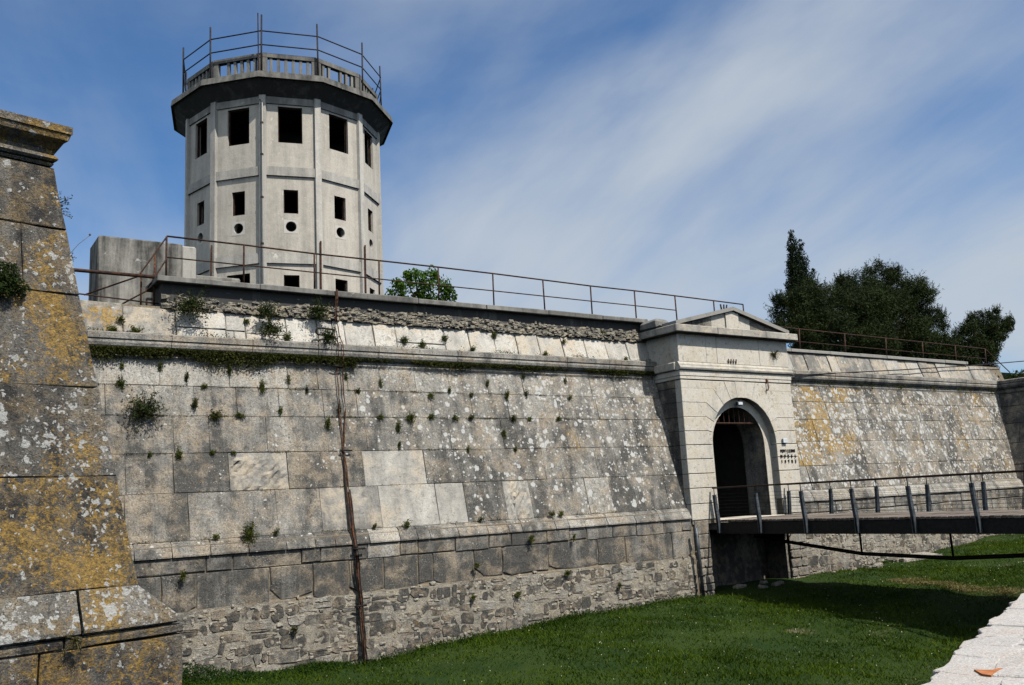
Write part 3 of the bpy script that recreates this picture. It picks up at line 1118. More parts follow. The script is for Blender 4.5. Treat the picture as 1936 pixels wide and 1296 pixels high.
    for a, b in zip(js[:-1], js[1:]):
        V, F = cbox_vf(a + .004, b - .004, GY - 0.30, GY + 1.6, 5.125, 5.37, 0.02, rng, .006)
        obj('cornice_slab', V, F, 'cream_limestone', root, (0.10, 0.05, 0.3))
    # pediment: tympanum of blocks, raking slabs
    za, zb = 6.06, 5.42
    xl, xr, xm = 20.75, 26.10, 23.42

    def rake(x):
        return zb + (za - zb) * (1 - abs(x - xm) / (xr - xm))
    js = [xl + .35, 21.5, 22.4, 23.08, 23.72, 24.35, 25.1, xr - .35]
    for i, (a, b) in enumerate(zip(js[:-1], js[1:])):
        P = [(a + .008, 5.375), (b - .008, 5.375), (b - .008, rake(b) - .02)]
        if a < xm < b:
            P.append((xm, za - .02))
        P.append((a + .008, rake(a) - .02))
        cut = i in (2, 4)
        V, F = prism_vf(fr_gate, P, -0.6, 0.02 if i == 3 else -0.04 + rng.uniform(-.02, .02))
        obj('tympanum_block', V, F, 'cream_limestone' if 2 <= i <= 4 else 'rubble_limestone', root, (0.75 if i == 3 else 0.5, 0, 0.1))
    for sgn, (xa, xb) in ((0, (xl - .1, xm)), (1, (xm, xr + .12))):
        z_a, z_b = (zb - .03, za) if sgn == 0 else (za, zb - .03)
        P = [(xa, z_a), (xb, z_b), (xb, z_b + .13), (xa, z_a + .13)]
        obj('raking_slab', *prism_vf(fr_gate, P, -1.4, 0.10), 'dark_concrete', root, (0.95, 0, 0))
    # crumbling block on the left shoulder
    V, F = cbox_vf(20.45, 21.0, GY + .55, GY + 1.5, 5.375, 5.70, 0.08, rng, .03)
    obj('shoulder_block', V, F, 'dark_concrete', root, (0.5, 0, 0))
    # piers below the deck, on either side of the drawbridge pit
    def pier(x0, x1, z1, seed):
        r2 = random.Random(seed)
        box('pier_core', x0 + .02, x1 - .02, GY + .03, GY + 1.4, -4.0, z1 - .01, 'joint_mortar', root)
        z = z1
        while z > -3.5:
            h = r2.uniform(0.42, 0.52) if z > -1.4 else r2.uniform(0.22, 0.34)
            if z > -1.4:
                cells = [(x0, x1)]
            else:
                m_ = x0 + (x1 - x0) * r2.uniform(.35, .65)
                cells = [(x0, m_), (m_, x1)]
            for a, b in cells:
                P = rect(r2, a, b, z - h, z, .008, .012) if z > -1.4 else stone_poly(r2, a, b, z - h, z)
                V, F = block_vf(fr_gate, P, r2, out=r2.uniform(-.01, .02) if z > -1.4 else r2.uniform(0, .05), ch=.02)
                obj('pier_stone', V, F, 'cream_limestone' if z > -0.5 else 'rubble_limestone', root, (0.55 + r2.uniform(-.2, .2), 0.10, 0.05))
            z -= h
    pier(20.80, 21.45, -0.90, 3)
    pier(25.20, 26.05, -0.90, 5)
    box('pit_back_wall', 21.4, 25.3, GY + .95, GY + 1.35, -4.0, -1.26, 'rubble_limestone', root, (0.2, 0, 0))
    for a, b in ((21.40, 21.52), (25.10, 25.22)):
        box('pit_side_wall', a, b, GY + .10, GY + 1.0, -4.0, -0.93, 'rubble_limestone', root, (0.4, 0, 0))
    # iron fan grille in the head of the arch
    gy = GY + 0.40
    parts = [tube_vf([(AX - 1.25, gy, 2.22), (AX + 1.25, gy, 2.22)], 0.035, 6)]
    for i in range(9):
        x = AX - 1.0 + 2.0 * i / 8
        zt = AZ + math.sqrt(max(0.01, 1.27 ** 2 - (x - AX) ** 2))
        if zt > 2.3:
            parts.append(tube_vf([(x, gy, 2.22), (x, gy, zt)], 0.016, 5))
    obj('arch_grille', *merge(parts), 'rusty_iron', root)
    return root


build_gate()

# lettering on the right pier: one object, one mesh per line
def build_letters():
    root = thing('wall_lettering', (25.58, 20.94, 0.85), 'dark metal letters reading POVIJESNI MUZEJ ISTRE on the right gate pier', 'lettering')
    for name, txt, zc, size in (('letter_line', 'POVIJESNI', 1.235, 0.135), ('letter_line', 'MUZEJ', 1.055, 0.135), ('letter_line', 'ISTRE', 0.875, 0.135)):
        n = len(txt)
        parts = []
        for i, ch in enumerate(txt):
            cu = bpy.data.curves.new('tmp', 'FONT')
            cu.body = ch
            cu.size = size
            cu.extrude = 0.010
            cu.offset = 0.004
            cu.align_x = 'CENTER'
            o = bpy.data.objects.new('tmp', cu)
            COL.objects.link(o)
            bpy.context.view_layer.update()
            me = bpy.data.meshes.new_from_object(o.evaluated_get(bpy.context.evaluated_depsgraph_get()))
            x = 25.58 - 0.36 + 0.72 * i / (n - 1)
            V = [(x + v.co.x, 20.932 - v.co.z, zc - 0.05 + v.co.y) for v in me.vertices]
            F = [tuple(p.vertices) for p in me.polygons]
            parts.append((V, F))
            bpy.data.objects.remove(o, do_unlink=True)
            bpy.data.meshes.remove(me)
            bpy.data.curves.remove(cu)
        obj(name, *merge(parts), 'black_paint', root)


build_letters()


def small_gate_things():
    t = thing('wall_plate', (25.43, 20.93, 1.5), 'small white square plate on the right gate pier above the lettering', 'plate')
    V, F = cbox_vf(25.32, 25.54, 20.86, 20.935, 1.50, 1.66, 0.01)
    obj('plate_face', V, F, 'white_paint', t)
    obj('plate_bracket', *box_vf(25.36, 25.50, 20.935, 20.95, 1.53, 1.63), 'dark_iron', t)
    t = thing('iron_hook', (24.83, 20.9, 3.3), 'short rusty iron hook hanging on the gate face right of the arch', 'hook')
    tube('hook_bar', [(24.83, 20.93, 3.70), (24.83, 20.87, 3.68), (24.82, 20.87, 3.40), (24.80, 20.87, 3.34), (24.78, 20.93, 3.34)], 0.022, 'rust_red', t)
    obj('hook_plate', *box_vf(24.78, 24.88, 20.925, 20.945, 3.60, 3.74), 'rust_red', t)
    t = thing('floodlight', (AX, 20.9, 2.85), 'small dark floodlight under the crown of the gate arch', 'lamp')
    V, F = cbox_vf(AX - .12, AX + .12, 21.00, 21.12, 2.80, 2.93, 0.015)
    obj('lamp_housing', V, F, 'grey_steel', t)
    obj('lamp_glass', *box_vf(AX - .10, AX + .10, 20.99, 20.998, 2.82, 2.91), 'white_paint', t)
    tube('lamp_bracket', [(AX, 21.06, 2.92), (AX, 21.06, 3.06)], 0.012, 'dark_iron', t)
    t = thing('drainpipe', (20.68, 20.78, -3.2), 'slim grey drainpipe standing against the wall left of the gate pier', 'pipe')
    tube('pipe_shaft', [(20.62, 20.72, -1.12), (20.65, 20.72, -1.8), (20.72, 20.74, -3.25)], 0.055, 'grey_steel', t, 8)
    for z in (-1.4, -2.6):
        tube('pipe_clamp', [(20.64 - (z + 1.4) * .05, 20.73, z), (20.64 - (z + 1.4) * .05, 20.73, z + .05)], 0.066, 'dark_iron', t, 8)
    t = thing('iron_stub', (23.45, 21.2, 6.1), 'three dark stubs of iron standing on the peak of the gate pediment', 'iron bars')
    for i, dx in enumerate((-.09, 0.02, .12)):
        tube('bar', [(23.42 + dx, 21.3, 6.12), (23.43 + dx * 1.5, 21.3, 6.36)], 0.028, 'black_paint', t)
    # the four rusty pegs in the frieze
    t = thing('rusty_pegs', (23.2, 20.9, 4.2), 'row of four short rusty pegs above the cordon of the gate', 'pegs')
    for i in range(4):
        tube('peg', [(23.02 + i * .12, 20.93, 4.21), (23.0 + i * .125, 20.90, 4.36)], 0.02, 'rust_red', t)


small_gate_things()


# ------------------------------------------------------------------ left bastion (near)
B_O = Vector((1.689, 8.237, 0))
B_H = Vector((0.973, 0.230, 0)).normalized()
B_B = Vector((-B_H.y, B_H.x, 0))       # into the wall


def fr_b(s, z, out):
    k = 0.22 * max(0.0, z + 0.525) if z > -0.525 else 0.0
    p = B_O + B_H * s + B_B * (k - out)
    return (p.x, p.y, z)


def edge_s(z):
    return -0.131 * (z + 0.525) if z > -0.525 else 0.0


def build_bastion():
    rng = random.Random(21)
    root = thing('bastion', (-2, 9, -3.4), 'dark near bastion corner at far left covered in ochre lichen', 'bastion')
    L = -9.0
    # core: battered prism, flank running back to the curtain wall
    def ringz(z, d):
        e = edge_s(z) - d
        k = 0.22 * max(0.0, z + 0.525) + d
        a = B_O + B_H * L + B_B * k
        b = B_O + B_H * e + B_B * k
        c = Vector((b.x + 0.25, 22.0, 0))
        dd = Vector((a.x, 22.0, 0))
        return [(p.x, p.y, z) for p in (a, b, c, dd)]
    V = ringz(-4.2, .03) + ringz(-0.525, .03) + ringz(3.30, .03) + ringz(3.35, .03)
    F = []
    for r in range(3):
        for i in range(4):
            F.append((4 * r + i, 4 * r + (i + 1) % 4, 4 * r + 4 + (i + 1) % 4, 4 * r + 4 + i))
    F.append((12, 13, 14, 15))
    obj('mortar_core', V, F, 'joint_mortar', root)
    zs = [-0.525, 0.39, 1.17, 2.02, 2.65, 3.27]
    firsts = [[-1.55, -3.1, -4.6], [-1.25, -2.7, -4.3], [-1.42, -3.0, -4.4], [-0.80, -2.2, -3.6], [-1.35, -2.6, -4.0]]
    look = [(0.30, 0.50, 0.60), (0.38, 0.34, 0.80), (0.32, 0.52, 0.55), (0.42, 0.38, 0.80), (0.24, 0.42, 0.55)]
    for c in range(5):
        z0, z1 = zs[c], zs[c + 1]
        js = [None] + firsts[c] + [L]
        for k in range(len(js) - 1):
            g = 0.004
            if k == 0:
                s1a, s1b = edge_s(z0), edge_s(z1)
            else:
                s1a = s1b = js[k] - g
            s0 = js[k + 1] + g
            zm = (z0 + z1) / 2
            u = lambda a=.006: rng.uniform(-a, a)
            P = [(s0, z0 + g), ((s0 * 2 + s1a) / 3, z0 + g + u()), ((s0 + 2 * s1a) / 3, z0 + g + u()), (s1a, z0 + g + u()), ((s1a + s1b) / 2 + u(.01), zm + u(.05)), (s1b, z1 - g + u()), ((s0 + 2 * s1b) / 3, z1 - g + u()), ((2 * s0 + s1b) / 3, z1 - g + u()), (s0, z1 - g)]
            V, F = block_vf(fr_b, P, rng, out=rng.uniform(-.006, .008), back=0.5, ch=0.007, jit=.008, belly=.004)
            lk = look[c]
            obj('bastion_block', V, F, 'bastion_limestone', root, (lk[0] + rng.uniform(-.05, .05), lk[1] + rng.uniform(-.04, .04), lk[2]))
    # sloping base moulding and plinth
    js = [0.0, -0.50, -1.75, -3.2, L]
    for k in range(len(js) - 1):
        b, a = js[k], js[k + 1]
        g = 0.012
        e0, e1 = (0.0, 0.325) if k == 0 else (0, 0)
        V = [fr_b(a + g, -0.52, -.25), fr_b(a + g, -0.525, 0.004), fr_b(a + g, -0.60, 0.03), fr_b(a + g, -0.815, 0.128), fr_b(a + g, -0.845, 0.128), fr_b(a + g, -0.862, 0.10), fr_b(a + g, -0.862, -.25)]
        V += [fr_b(b - g, -0.52, -.25), fr_b(b - g + e0, -0.525, 0.004), fr_b(b - g + e1 * .28, -0.60, 0.03), fr_b(b - g + e1, -0.815, 0.128), fr_b(b - g + e1, -0.845, 0.128), fr_b(b - g + e1 * .9, -0.862, 0.10), fr_b(b - g + e1 * .9, -0.862, -.25)]
        n = 7
        F = [(i, i + 1, n + i + 1, n + i) for i in range(n - 1)] + [(n - 1, 0, n, 2 * n - 1), tuple(range(n)), tuple(range(2 * n - 1, n - 1, -1))]
        obj('base_moulding_stone', V, F, 'bastion_limestone', root, (0.66, 0.28, 1.15))
    js = [0.36, -0.62, -2.1, -3.6, L]
    zz = [-0.865, -0.955, -1.55, -2.25, -3.0, -3.9]
    for c in range(5):
        for k in range(4):
            b, a = js[k] - (0.18 * (c % 2) if k else 0), js[k + 1] - 0.18 * (c % 2)
            V, F = block_vf(fr_b, rect(rng, a, b, zz[c + 1], zz[c], .006, .007), rng, out=0.10 + rng.uniform(-.01, .008), back=.5, ch=.014, jit=.008)
            obj('plinth_block', V, F, 'bastion_limestone', root, (0.32, 0.46 if c else .35, 0.45))
    # flank faces beyond the corner (seen only from the side)
    for c in range(5):
        z0, z1 = zs[c] + .006, zs[c + 1] - .006
        for j in range(6):
            t0, t1 = 0.6 + j * 2.1, 0.6 + (j + 1) * 2.1 - .012
            def P3(t, z, o):
                q = B_O + B_H * (edge_s(z) + o - .03) + B_B * (0.22 * (z + .525))
                return (q.x, q.y + t, z)
            V = [P3(t0, z0, 0), P3(t1, z0, 0), P3(t1, z1, 0), P3(t0, z1, 0), P3(t0, z0, -.1), P3(t1, z0, -.1), P3(t1, z1, -.1), P3(t0, z1, -.1)]
            F = [(0, 1, 2, 3), (7, 6, 5, 4), (0, 4, 5, 1), (1, 5, 6, 2), (2, 6, 7, 3), (3, 7, 4, 0)]
            obj('flank_block', V, F, 'bastion_limestone', root, (0.3, 0.3, 0.4))
    # crowning cornice: fillets, roll and cap
    prof = [(-.3, 3.275), (0.015, 3.275), (0.03, 3.295), (0.015, 3.31), (0.045, 3.32), (0.065, 3.35), (0.045, 3.385), (0.01, 3.40), (0.015, 3.43), (0.07, 3.475), (0.135, 3.525), (0.15, 3.555), (0.15, 3.565), (0.165, 3.57), (0.165, 3.655), (0.10, 3.675), (-.3, 3.68)]
    kk = 0.22 * (3.275 + .525)
    js = [0, -1.1, -2.6, -4.4, L]
    n = len(prof)
    for k in range(4):
        V = []
        for end in (js[k + 1] + .006, None if k == 0 else js[k] - .006):
            for o, z in prof:
                s = end if end is not None else -0.53 + max(o, -0.02) * 0.8
                p = B_O + B_H * s + B_B * (kk - o)
                V.append((p.x, p.y, z + (0.008 * math.sin(9 * s + 40 * z))))
        F = [(i, i + 1, n + i + 1, n + i) for i in range(n - 1)] + [(n - 1, 0, n, 2 * n - 1), tuple(range(n)), tuple(range(2 * n - 1, n - 1, -1))]
        obj('cornice_stone', V, F, 'bastion_limestone', root, (0.45, 0.50, 0.35))
    return root


build_bastion()


def build_right_bastion():
    rng = random.Random(31)
    root = thing('bastion', (44, 16, -2.5), 'black shaded flank of the far right bastion behind the bridge rail', 'bastion')

    def fr_f(s, z, out):
        return (42.35 + 0.30 * (z - 4.1) + 0.0 * s - out, s, z)
    V = []
    for z, o in ((-4.0, -.03), (4.05, -.03)):
        x = fr_f(0, z, o)[0]
        V += [(x, 22.9, z), (x, 8.0, z), (x + 14, 6.0, z), (x + 14, 22.9, z)]
    F = [(0, 1, 5, 4), (1, 2, 6, 5), (2, 3, 7, 6), (3, 0, 4, 7), (4, 5, 6, 7)]
    obj('mortar_core', V, F, 'joint_mortar', root)
    cs = [-3.2, -2.3, -1.4, -0.5, 0.45, 1.4, 2.3, 3.1, 3.7]
    for c in range(8):
        y = 8.2 + rng.uniform(-.4, .4)
        while y < 22.0:
            w = min(rng.uniform(0.9, 1.8), 22.1 - y)
            if w > .25:
                V, F = block_vf(fr_f, [(y + w - .01, cs[c] + .01), (y + .01, cs[c] + .01), (y + .01, cs[c + 1] - .01), (y + w - .01, cs[c + 1] - .01)], rng, out=rng.uniform(-.01, .01), back=.1)
                obj('bastion_block', V, F, 'grey_limestone', root, (0.05, 0.1, 0.1))  # shade of this flank is painted into the low paleness of the stone
            y += w
    for y in (8.2, 12.0, 15.5, 19.0):
        moulding('cordon_stone', lambda s, z, o: (42.25 - o, s, z), y + 3.3, y, CORDON[:-1] + [(-.25, 4.33)], 'grey_limestone', root, (0.4, 0, 0.3))


build_right_bastion()


# ------------------------------------------------------------------ tower
def build_tower():
    rng = random.Random(5)
    C = Vector((12.04, 33.27, 0))
    dirh = Vector((C.x, C.y, 0)).normalized()
    rt = Vector((dirh.y, -dirh.x, 0))
    RT = 3.72
    root = thing('observation_tower', (C.x, C.y, 4.95), 'tall pale twelve sided concrete tower with dark window openings and a railed roof', 'tower')
    TH = [rad(3.4 - 15 + 30 * k) for k in range(12)]

    def vert(k, r):
        t = TH[k % 12]
        return C + (-dirh * math.cos(t) + rt * math.sin(t)) * r

    def frame(k, r=RT):
        a, b = vert(k, r), vert(k + 1, r)
        m = (a + b) / 2
        u = (b - a).normalized()
        nrm = (m - C)
        nrm.z = 0
        nrm.normalize()
        return m, u, nrm, (b - a).length / 2

    def fr_face(k, r=RT):
        m, u, nrm, hw = frame(k, r)
        return lambda s, z, o: tuple(m + u * s + nrm * o + Vector((0, 0, z)))

    def cell(fr, s0, s1, z0, z1, o0=-0.22, o1=0.0):
        return prism_vf(fr, [(s0, z0), (s1, z0), (s1, z1), (s0, z1)], o0, o1)

    def circ_cell(fr, cz, r, h, o0=-.22, o1=0.0, n=24):
        """square of half size h with a round hole"""
        V, F = [], []
        for i in range(n):
            t = 2 * math.pi * i / n
            c, s = math.cos(t), math.sin(t)
            k = h / max(abs(c), abs(s))
            for (x, z) in ((r * c, r * s), (k * c, k * s)):
                V.append(fr(x, cz + z, o1))
                V.append(fr(x, cz + z, o0))
        for i in range(n):
            a, b = 4 * i, 4 * ((i + 1) % n)
            F.append((a, a + 2, b + 2, b))
            F.append((a + 1, b + 1, b + 3, a + 3))
            F.append((a, b, b + 1, a + 1))
        return V, F
    # five levels: base, low windows, middle, upper
    for k in range(12):
        m, u, nrm, hw = frame(k)
        fr = fr_face(k)
        h = hw
        parts = []
        seen = k in (10, 11, 0, 1, 2, 3, 9)
        # storey 1
        wlo, zl0, zl1 = (0.45, 6.8, 8.35) if k == 11 else (0.27, 7.30, 8.25)
        parts.append(cell(fr, -h, h, 4.6, zl0))
        parts.append(cell(fr, -h, -wlo, zl0, zl1))
        parts.append(cell(fr, wlo, h, zl0, zl1))
        parts.append(cell(fr, -h, h, zl1, 8.98))
        pan1 = obj('wall_panel', *merge(parts), 'tower_plaster', root, (0.62, 0, 0))
        # storey 2: porthole and small window
        parts = [cell(fr, -h, h, 8.983, 9.80)]
        parts.append(cell(fr, -h, -0.23, 9.80, 10.26))
        parts.append(cell(fr, 0.23, h, 9.80, 10.26))
        parts.append(circ_cell(fr, 10.03, 0.185, 0.23))
        parts.append(cell(fr, -h, h, 10.26, 10.52))
        parts.append(cell(fr, -h, -0.255, 10.52, 11.40))
        parts.append(cell(fr, 0.255, h, 10.52, 11.40))
        parts.append(cell(fr, -h, h, 11.40, 12.08))
        pan2 = obj('wall_panel', *merge(parts), 'tower_plaster', root, (0.55, 0, 0))
        # storey 3: large window
        parts = [cell(fr, -h, h, 12.083, 13.18)]
        parts.append(cell(fr, -h, -0.43, 13.18, 14.56))
        parts.append(cell(fr, 0.43, h, 13.18, 14.56))
        parts.append(cell(fr, -h, h, 14.56, 15.0))
        pan3 = obj('wall_panel', *merge(parts), 'tower_plaster', root, (0.62, 0, 0))
        # portholes' whitened surround
        V, F = circ_cell(fr, 10.03, 0.195, 0.25, 0.0, 0.006)
        obj('porthole_rim', V, F, 'tower_trim', pan2, (0.95, 0, 0)) if k in (10, 11, 0, 1) else None
        # window frames
        for (w, z0, z1, pan) in ((0.43, 13.18, 14.56, pan3), (0.255, 10.52, 11.40, pan2), (wlo, zl0, zl1, pan1)):
            t = 0.035
            fp = [cell(fr, -w, -w + t, z0, z1, -.16, -.08), cell(fr, w - t, w, z0, z1, -.16, -.08), cell(fr, -w + t, w - t, z1 - t, z1, -.16, -.08), cell(fr, -w + t, w - t, z0, z0 + t, -.16, -.08)]
            obj('window_frame', *merge(fp), 'rusty_iron', pan)
        # floor bands and frieze
        for (z0, z1, o, mm, pc) in ((8.66, 9.03, 0.07, 'tower_trim', .45), (11.90, 12.23, 0.07, 'tower_trim', .40), (14.64, 14.90, 0.05, 'tower_trim', .15)):
            V, F = cell(fr, -h - .01, h + .01, z0, z1, 0.001, o)
            obj('floor_band', V, F, mm, root, (pc, 0, 0))
    # pilasters on the corners
    for k in range(12):
        c = vert(k, RT)
        o = (c - C).normalized()
        t = Vector((-o.y, o.x, 0))
        P = [c + t * .13 - o * .05, c + t * .115 + o * .085, c - t * .115 + o * .085, c - t * .13 - o * .05]
        V = [(p.x, p.y, 4.6) for p in P] + [(p.x, p.y, 14.93) for p in P]
        F = [(0, 1, 5, 4), (1, 2, 6, 5), (2, 3, 7, 6), (3, 0, 4, 7), (4, 5, 6, 7), (3, 2, 1, 0)]
        obj('pilaster', V, F, 'tower_trim', root, (0.55 + rng.uniform(-.12, .15), 0, 0))
    # floor slabs inside
    def disc(name, r, z0, z1, m, col=None, r1=None):
        r1 = r1 or r
        V = [tuple(vert(k, r) + Vector((0, 0, z0))) for k in range(12)] + [tuple(vert(k, r1) + Vector((0, 0, z1))) for k in range(12)]
        F = [tuple(range(11, -1, -1)), tuple(range(12, 24))] + [(k, (k + 1) % 12, 12 + (k + 1) % 12, 12 + k) for k in range(12)]
        return obj(name, V, F, m, root, col)
    for z in (5.0, 8.75, 11.95):
        disc('floor_slab', RT - .24, z, z + .2, 'interior_dark')
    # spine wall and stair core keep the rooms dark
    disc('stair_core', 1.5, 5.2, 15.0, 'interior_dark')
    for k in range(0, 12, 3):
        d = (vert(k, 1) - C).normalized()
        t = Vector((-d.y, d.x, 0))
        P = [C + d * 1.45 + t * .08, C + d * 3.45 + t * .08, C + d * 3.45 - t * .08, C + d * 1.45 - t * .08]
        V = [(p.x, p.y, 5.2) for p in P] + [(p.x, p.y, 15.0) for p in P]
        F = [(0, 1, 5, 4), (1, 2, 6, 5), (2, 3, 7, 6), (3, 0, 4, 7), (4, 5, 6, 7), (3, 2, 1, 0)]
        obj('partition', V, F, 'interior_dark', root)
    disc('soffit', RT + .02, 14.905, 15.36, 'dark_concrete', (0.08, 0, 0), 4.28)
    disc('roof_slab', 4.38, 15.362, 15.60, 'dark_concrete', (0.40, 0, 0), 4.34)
    # balustrade
    RB = 3.72
    for k in range(12):
        fr = fr_face(k, RB)
        m, u, nrm, hw = frame(k, RB)
        brail = obj('balustrade_rail', *cell(fr, -hw, hw, 16.42, 16.58, -.13, .07), 'dark_concrete', root, (0.40, 0, 0))
        obj('balustrade_plinth', *cell(fr, -hw, hw, 15.602, 15.70, -.11, .05), 'dark_concrete', root, (0.6, 0, 0))
        for s in (-1, 1):
            obj('balustrade_post', *cell(fr, s * hw - .0 if s < 0 else hw - .17, -hw + .17 if s < 0 else hw, 15.70, 16.42, -.12, .06), 'dark_concrete', brail, (0.45, 0, 0))
        nb = 6
        for i in range(nb):
            if (k, i) in ((1, 2), (2, 4), (11, 0)):
                continue
            s = -hw + .17 + (2 * hw - .34) * (i + .5) / nb
            w = .05
            obj('baluster', *cell(fr, s - w, s + w, 15.70, 16.42, -.08, .03), 'dark_concrete', brail, (0.55 + rng.uniform(-.2, .15), 0, 0))
    # stair head on the roof
    hut = C + dirh * -0.2
    V, F = cbox_vf(hut.x - .8, hut.x + .8, hut.y - .8, hut.y + .8, 15.6, 16.75, 0.03)
    obj('stair_head', V, F, 'dark_concrete', root, (0.1, 0, 0))
    # iron railing round the roof
    RP = 3.93
    for k in range(12):
        p = vert(k, RP)
        top = 18.0 if k == 0 else 17.85
        lean = rng.uniform(-.03, .03)
        obj('roof_post', *tube_vf([(p.x, p.y, 15.25), (p.x + lean, p.y, top)], 0.032, 6), 'dark_iron', root, smooth=True)
        if k in (10, 3, 9):
            q = vert(k, RB + .05)
            obj('post_brace', *tube_vf([(p.x, p.y, 16.7), (q.x, q.y, 15.62)], 0.02, 5), 'dark_iron', root)
    p = vert(0, RP + .0) + rt * -.09
    obj('roof_post', *tube_vf([(p.x, p.y, 15.5), (p.x - .02, p.y, 18.05)], 0.022, 6), 'rusty_iron', root)
    for z in (16.82, 17.36):
        obj('roof_rail', *tube_vf([tuple(vert(k, RP) + Vector((0, 0, z))) for k in range(12)], 0.024, 6, True), 'dark_iron', root, smooth=True)
    # rainwater pipe on the corner facing the camera, broken stub beside the next one
    for k, z1 in ((0, 14.6),):
        p = vert(k, RT + .14)
        rp = obj('rain_pipe', *tube_vf([(p.x, p.y, 5.0), (p.x, p.y, z1), (p.x - .05, p.y + .1, z1 + .15)], 0.04, 7), 'tower_trim', root, smooth=True)
        for z in (7.0, 9.3, 11.0, 12.6, 13.8):
            obj('pipe_clamp', *tube_vf([(p.x, p.y, z), (p.x, p.y, z + .06)], 0.055, 7), 'rusty_iron', rp)
    for k in (1, 2, 11):
        p = vert(k, RT + .13)
        obj('broken_pipe', *tube_vf([(p.x, p.y, 7.2), (p.x + .02, p.y, 9.3 + .2 * k % .5)], 0.032, 6), 'rust_red', root)


build_tower()


# ------------------------------------------------------------------ concrete block, railings, pipes, cables
def build_wall_top():
    rng = random.Random(8)
    t = thing('concrete_block', (5, 24.6, 4.95), 'stained concrete block wall on the rampart left of the tower', 'concrete block')
    V, F = cbox_vf(3.80, 5.86, 24.0, 25.3, 4.9, 7.20, 0.03, rng, 0.012)
    obj('wall_slab', V, F, 'block_concrete', t, (0.20, 0, 0))
    V, F = cbox_vf(5.865, 6.22, 24.02, 25.3, 4.9, 7.16, 0.03, rng, 0.012)
    obj('end_pier', V, F, 'block_concrete', t, (0.85, 0, 0))
    V, F = cbox_vf(6.225, 7.6, 24.6, 25.3, 4.9, 6.55, 0.03, rng, 0.012)
    obj('low_ledge', V, F, 'block_concrete', t, (0.5, 0, 0))
    # iron railing on the wall between stairs and gate
    t = thing('wall_railing', (15, 23.0, 5.8), 'thin rusty two rail iron railing along the coping left of the gate', 'railing')
    xs = [5.23 + 1.957 * i for i in range(11)] + [26.38]
    zt = lambda x: 7.05 - 0.008 * max(0, x - 15)
    for i, x in enumerate(xs):
        zb = 5.85 if x < 20.7 else 5.3
        tube('railing_post', [(x, 23.0, zb), (x + rng.uniform(-.02, .02), 23.0, zt(x))], 0.026, 'rusty_iron', t)
    tube('railing_bar', [(x, 23.0, zt(x) + rng.uniform(-.012, .012)) for x in xs], 0.024, 'rusty_iron', t)
    tube('railing_bar', [(x, 23.0, 6.50 - .004 * max(0, x - 15) + rng.uniform(-.012, .012)) for x in xs[:-2]], 0.018, 'rusty_iron', t)
    # railing on the right-hand wall
    t = thing('wall_railing', (36, 23.0, 5.2), 'rusty iron railing in front of the pines on the right wall', 'railing')
    xs = [26.9, 29.55, 32.45, 35.3, 38.05, 40.7, 43.3]
    for x in xs[1:]:
        tube('railing_post', [(x - .1, 23.0, 5.10), (x, 23.0, 6.20 - .008 * (x - 29))], 0.028, 'rusty_iron', t)
    tube('railing_bar', [(x, 23.0, 6.20 - .008 * (x - 29)) for x in xs], 0.024, 'rusty_iron', t)
    tube('railing_bar', [(x, 23.0, 5.68 - .006 * (x - 29)) for x in xs], 0.016, 'rusty_iron', t)
    tube('railing_brace', [(43.3, 23.0, 6.08), (45.3, 23.0, 5.0)], 0.024, 'rusty_iron', t)
    # stairs railing at the left end
    t = thing('stair_railing', (4.7, 22.9, 5.1), 'rusty sloping stair handrail beside the concrete block', 'railing')
    tube('handrail', [(3.35, 22.9, 5.35), (4.55, 22.9, 5.92), (5.2, 22.9, 7.0)], 0.022, 'rusty_iron', t)
    tube('handrail', [(4.2, 22.9, 5.20), (4.72, 22.9, 5.55), (5.22, 22.9, 6.45)], 0.022, 'rusty_iron', t)
    for x, z0, z1 in ((4.62, 5.1, 6.05), (4.93, 5.1, 6.5)):
        tube('stair_post', [(x, 22.9, z0), (x, 22.9, z1)], 0.022, 'rust_red', t)
    t = thing('iron_pipe', (3, 22.7, 5.1), 'thick dark iron pipe running behind the left bastion to the coping', 'pipe')
    tube('pipe_run', [(-1.0, 22.75, 5.90), (3.1, 22.75, 5.90), (4.9, 22.75, 5.90)], 0.045, 'rusty_iron', t, 8)
    for x in (0.2, 2.4):
        tube('pipe_stand', [(x, 22.75, 5.0), (x, 22.75, 5.88)], 0.03, 'rusty_iron', t)
    t = thing('iron_wire', (3.8, 22.8, 5.1), 'thin low wire between the left bastion and the coping end', 'wire')
    tube('wire_strand', [(-1, 22.7, 5.36), (3.2, 22.7, 5.32), (5.0, 22.7, 5.22)], 0.02, 'rusty_iron', t, 5)
    tube('wire_post', [(1.2, 22.7, 5.0), (1.2, 22.7, 5.40)], 0.02, 'rusty_iron', t, 5)
    # overhead cable from the gate to the right bastion
    t = thing('overhead_cable', (30, 21.9, 4.0), 'black cable slung from the gate across the right wall top', 'cable')
    pts = []
    pts = [(26.15, 21.2, 4.06), (26.6, 21.9, 4.08), (27.6, 21.97, 4.10), (30.9, 22.02, 4.33), (34.7, 22.16, 4.60), (39.9, 22.28, 4.99), (42.4, 22.3, 5.20), (45.3, 22.3, 5.45), (49, 22.3, 5.75)]
    tube('cable_run', pts, 0.024, 'dark_iron', t, 6)
    tube('cable_anchor', [(26.05, 21.2, 4.06), (26.2, 21.2, 4.06)], 0.04, 'dark_iron', t, 6)
    # rusty cables down the wall
    t = thing('rusty_cables', (9.3, 21.0, -3.6), 'bundle of rusty cables hanging down the grey wall to the grass', 'cables')
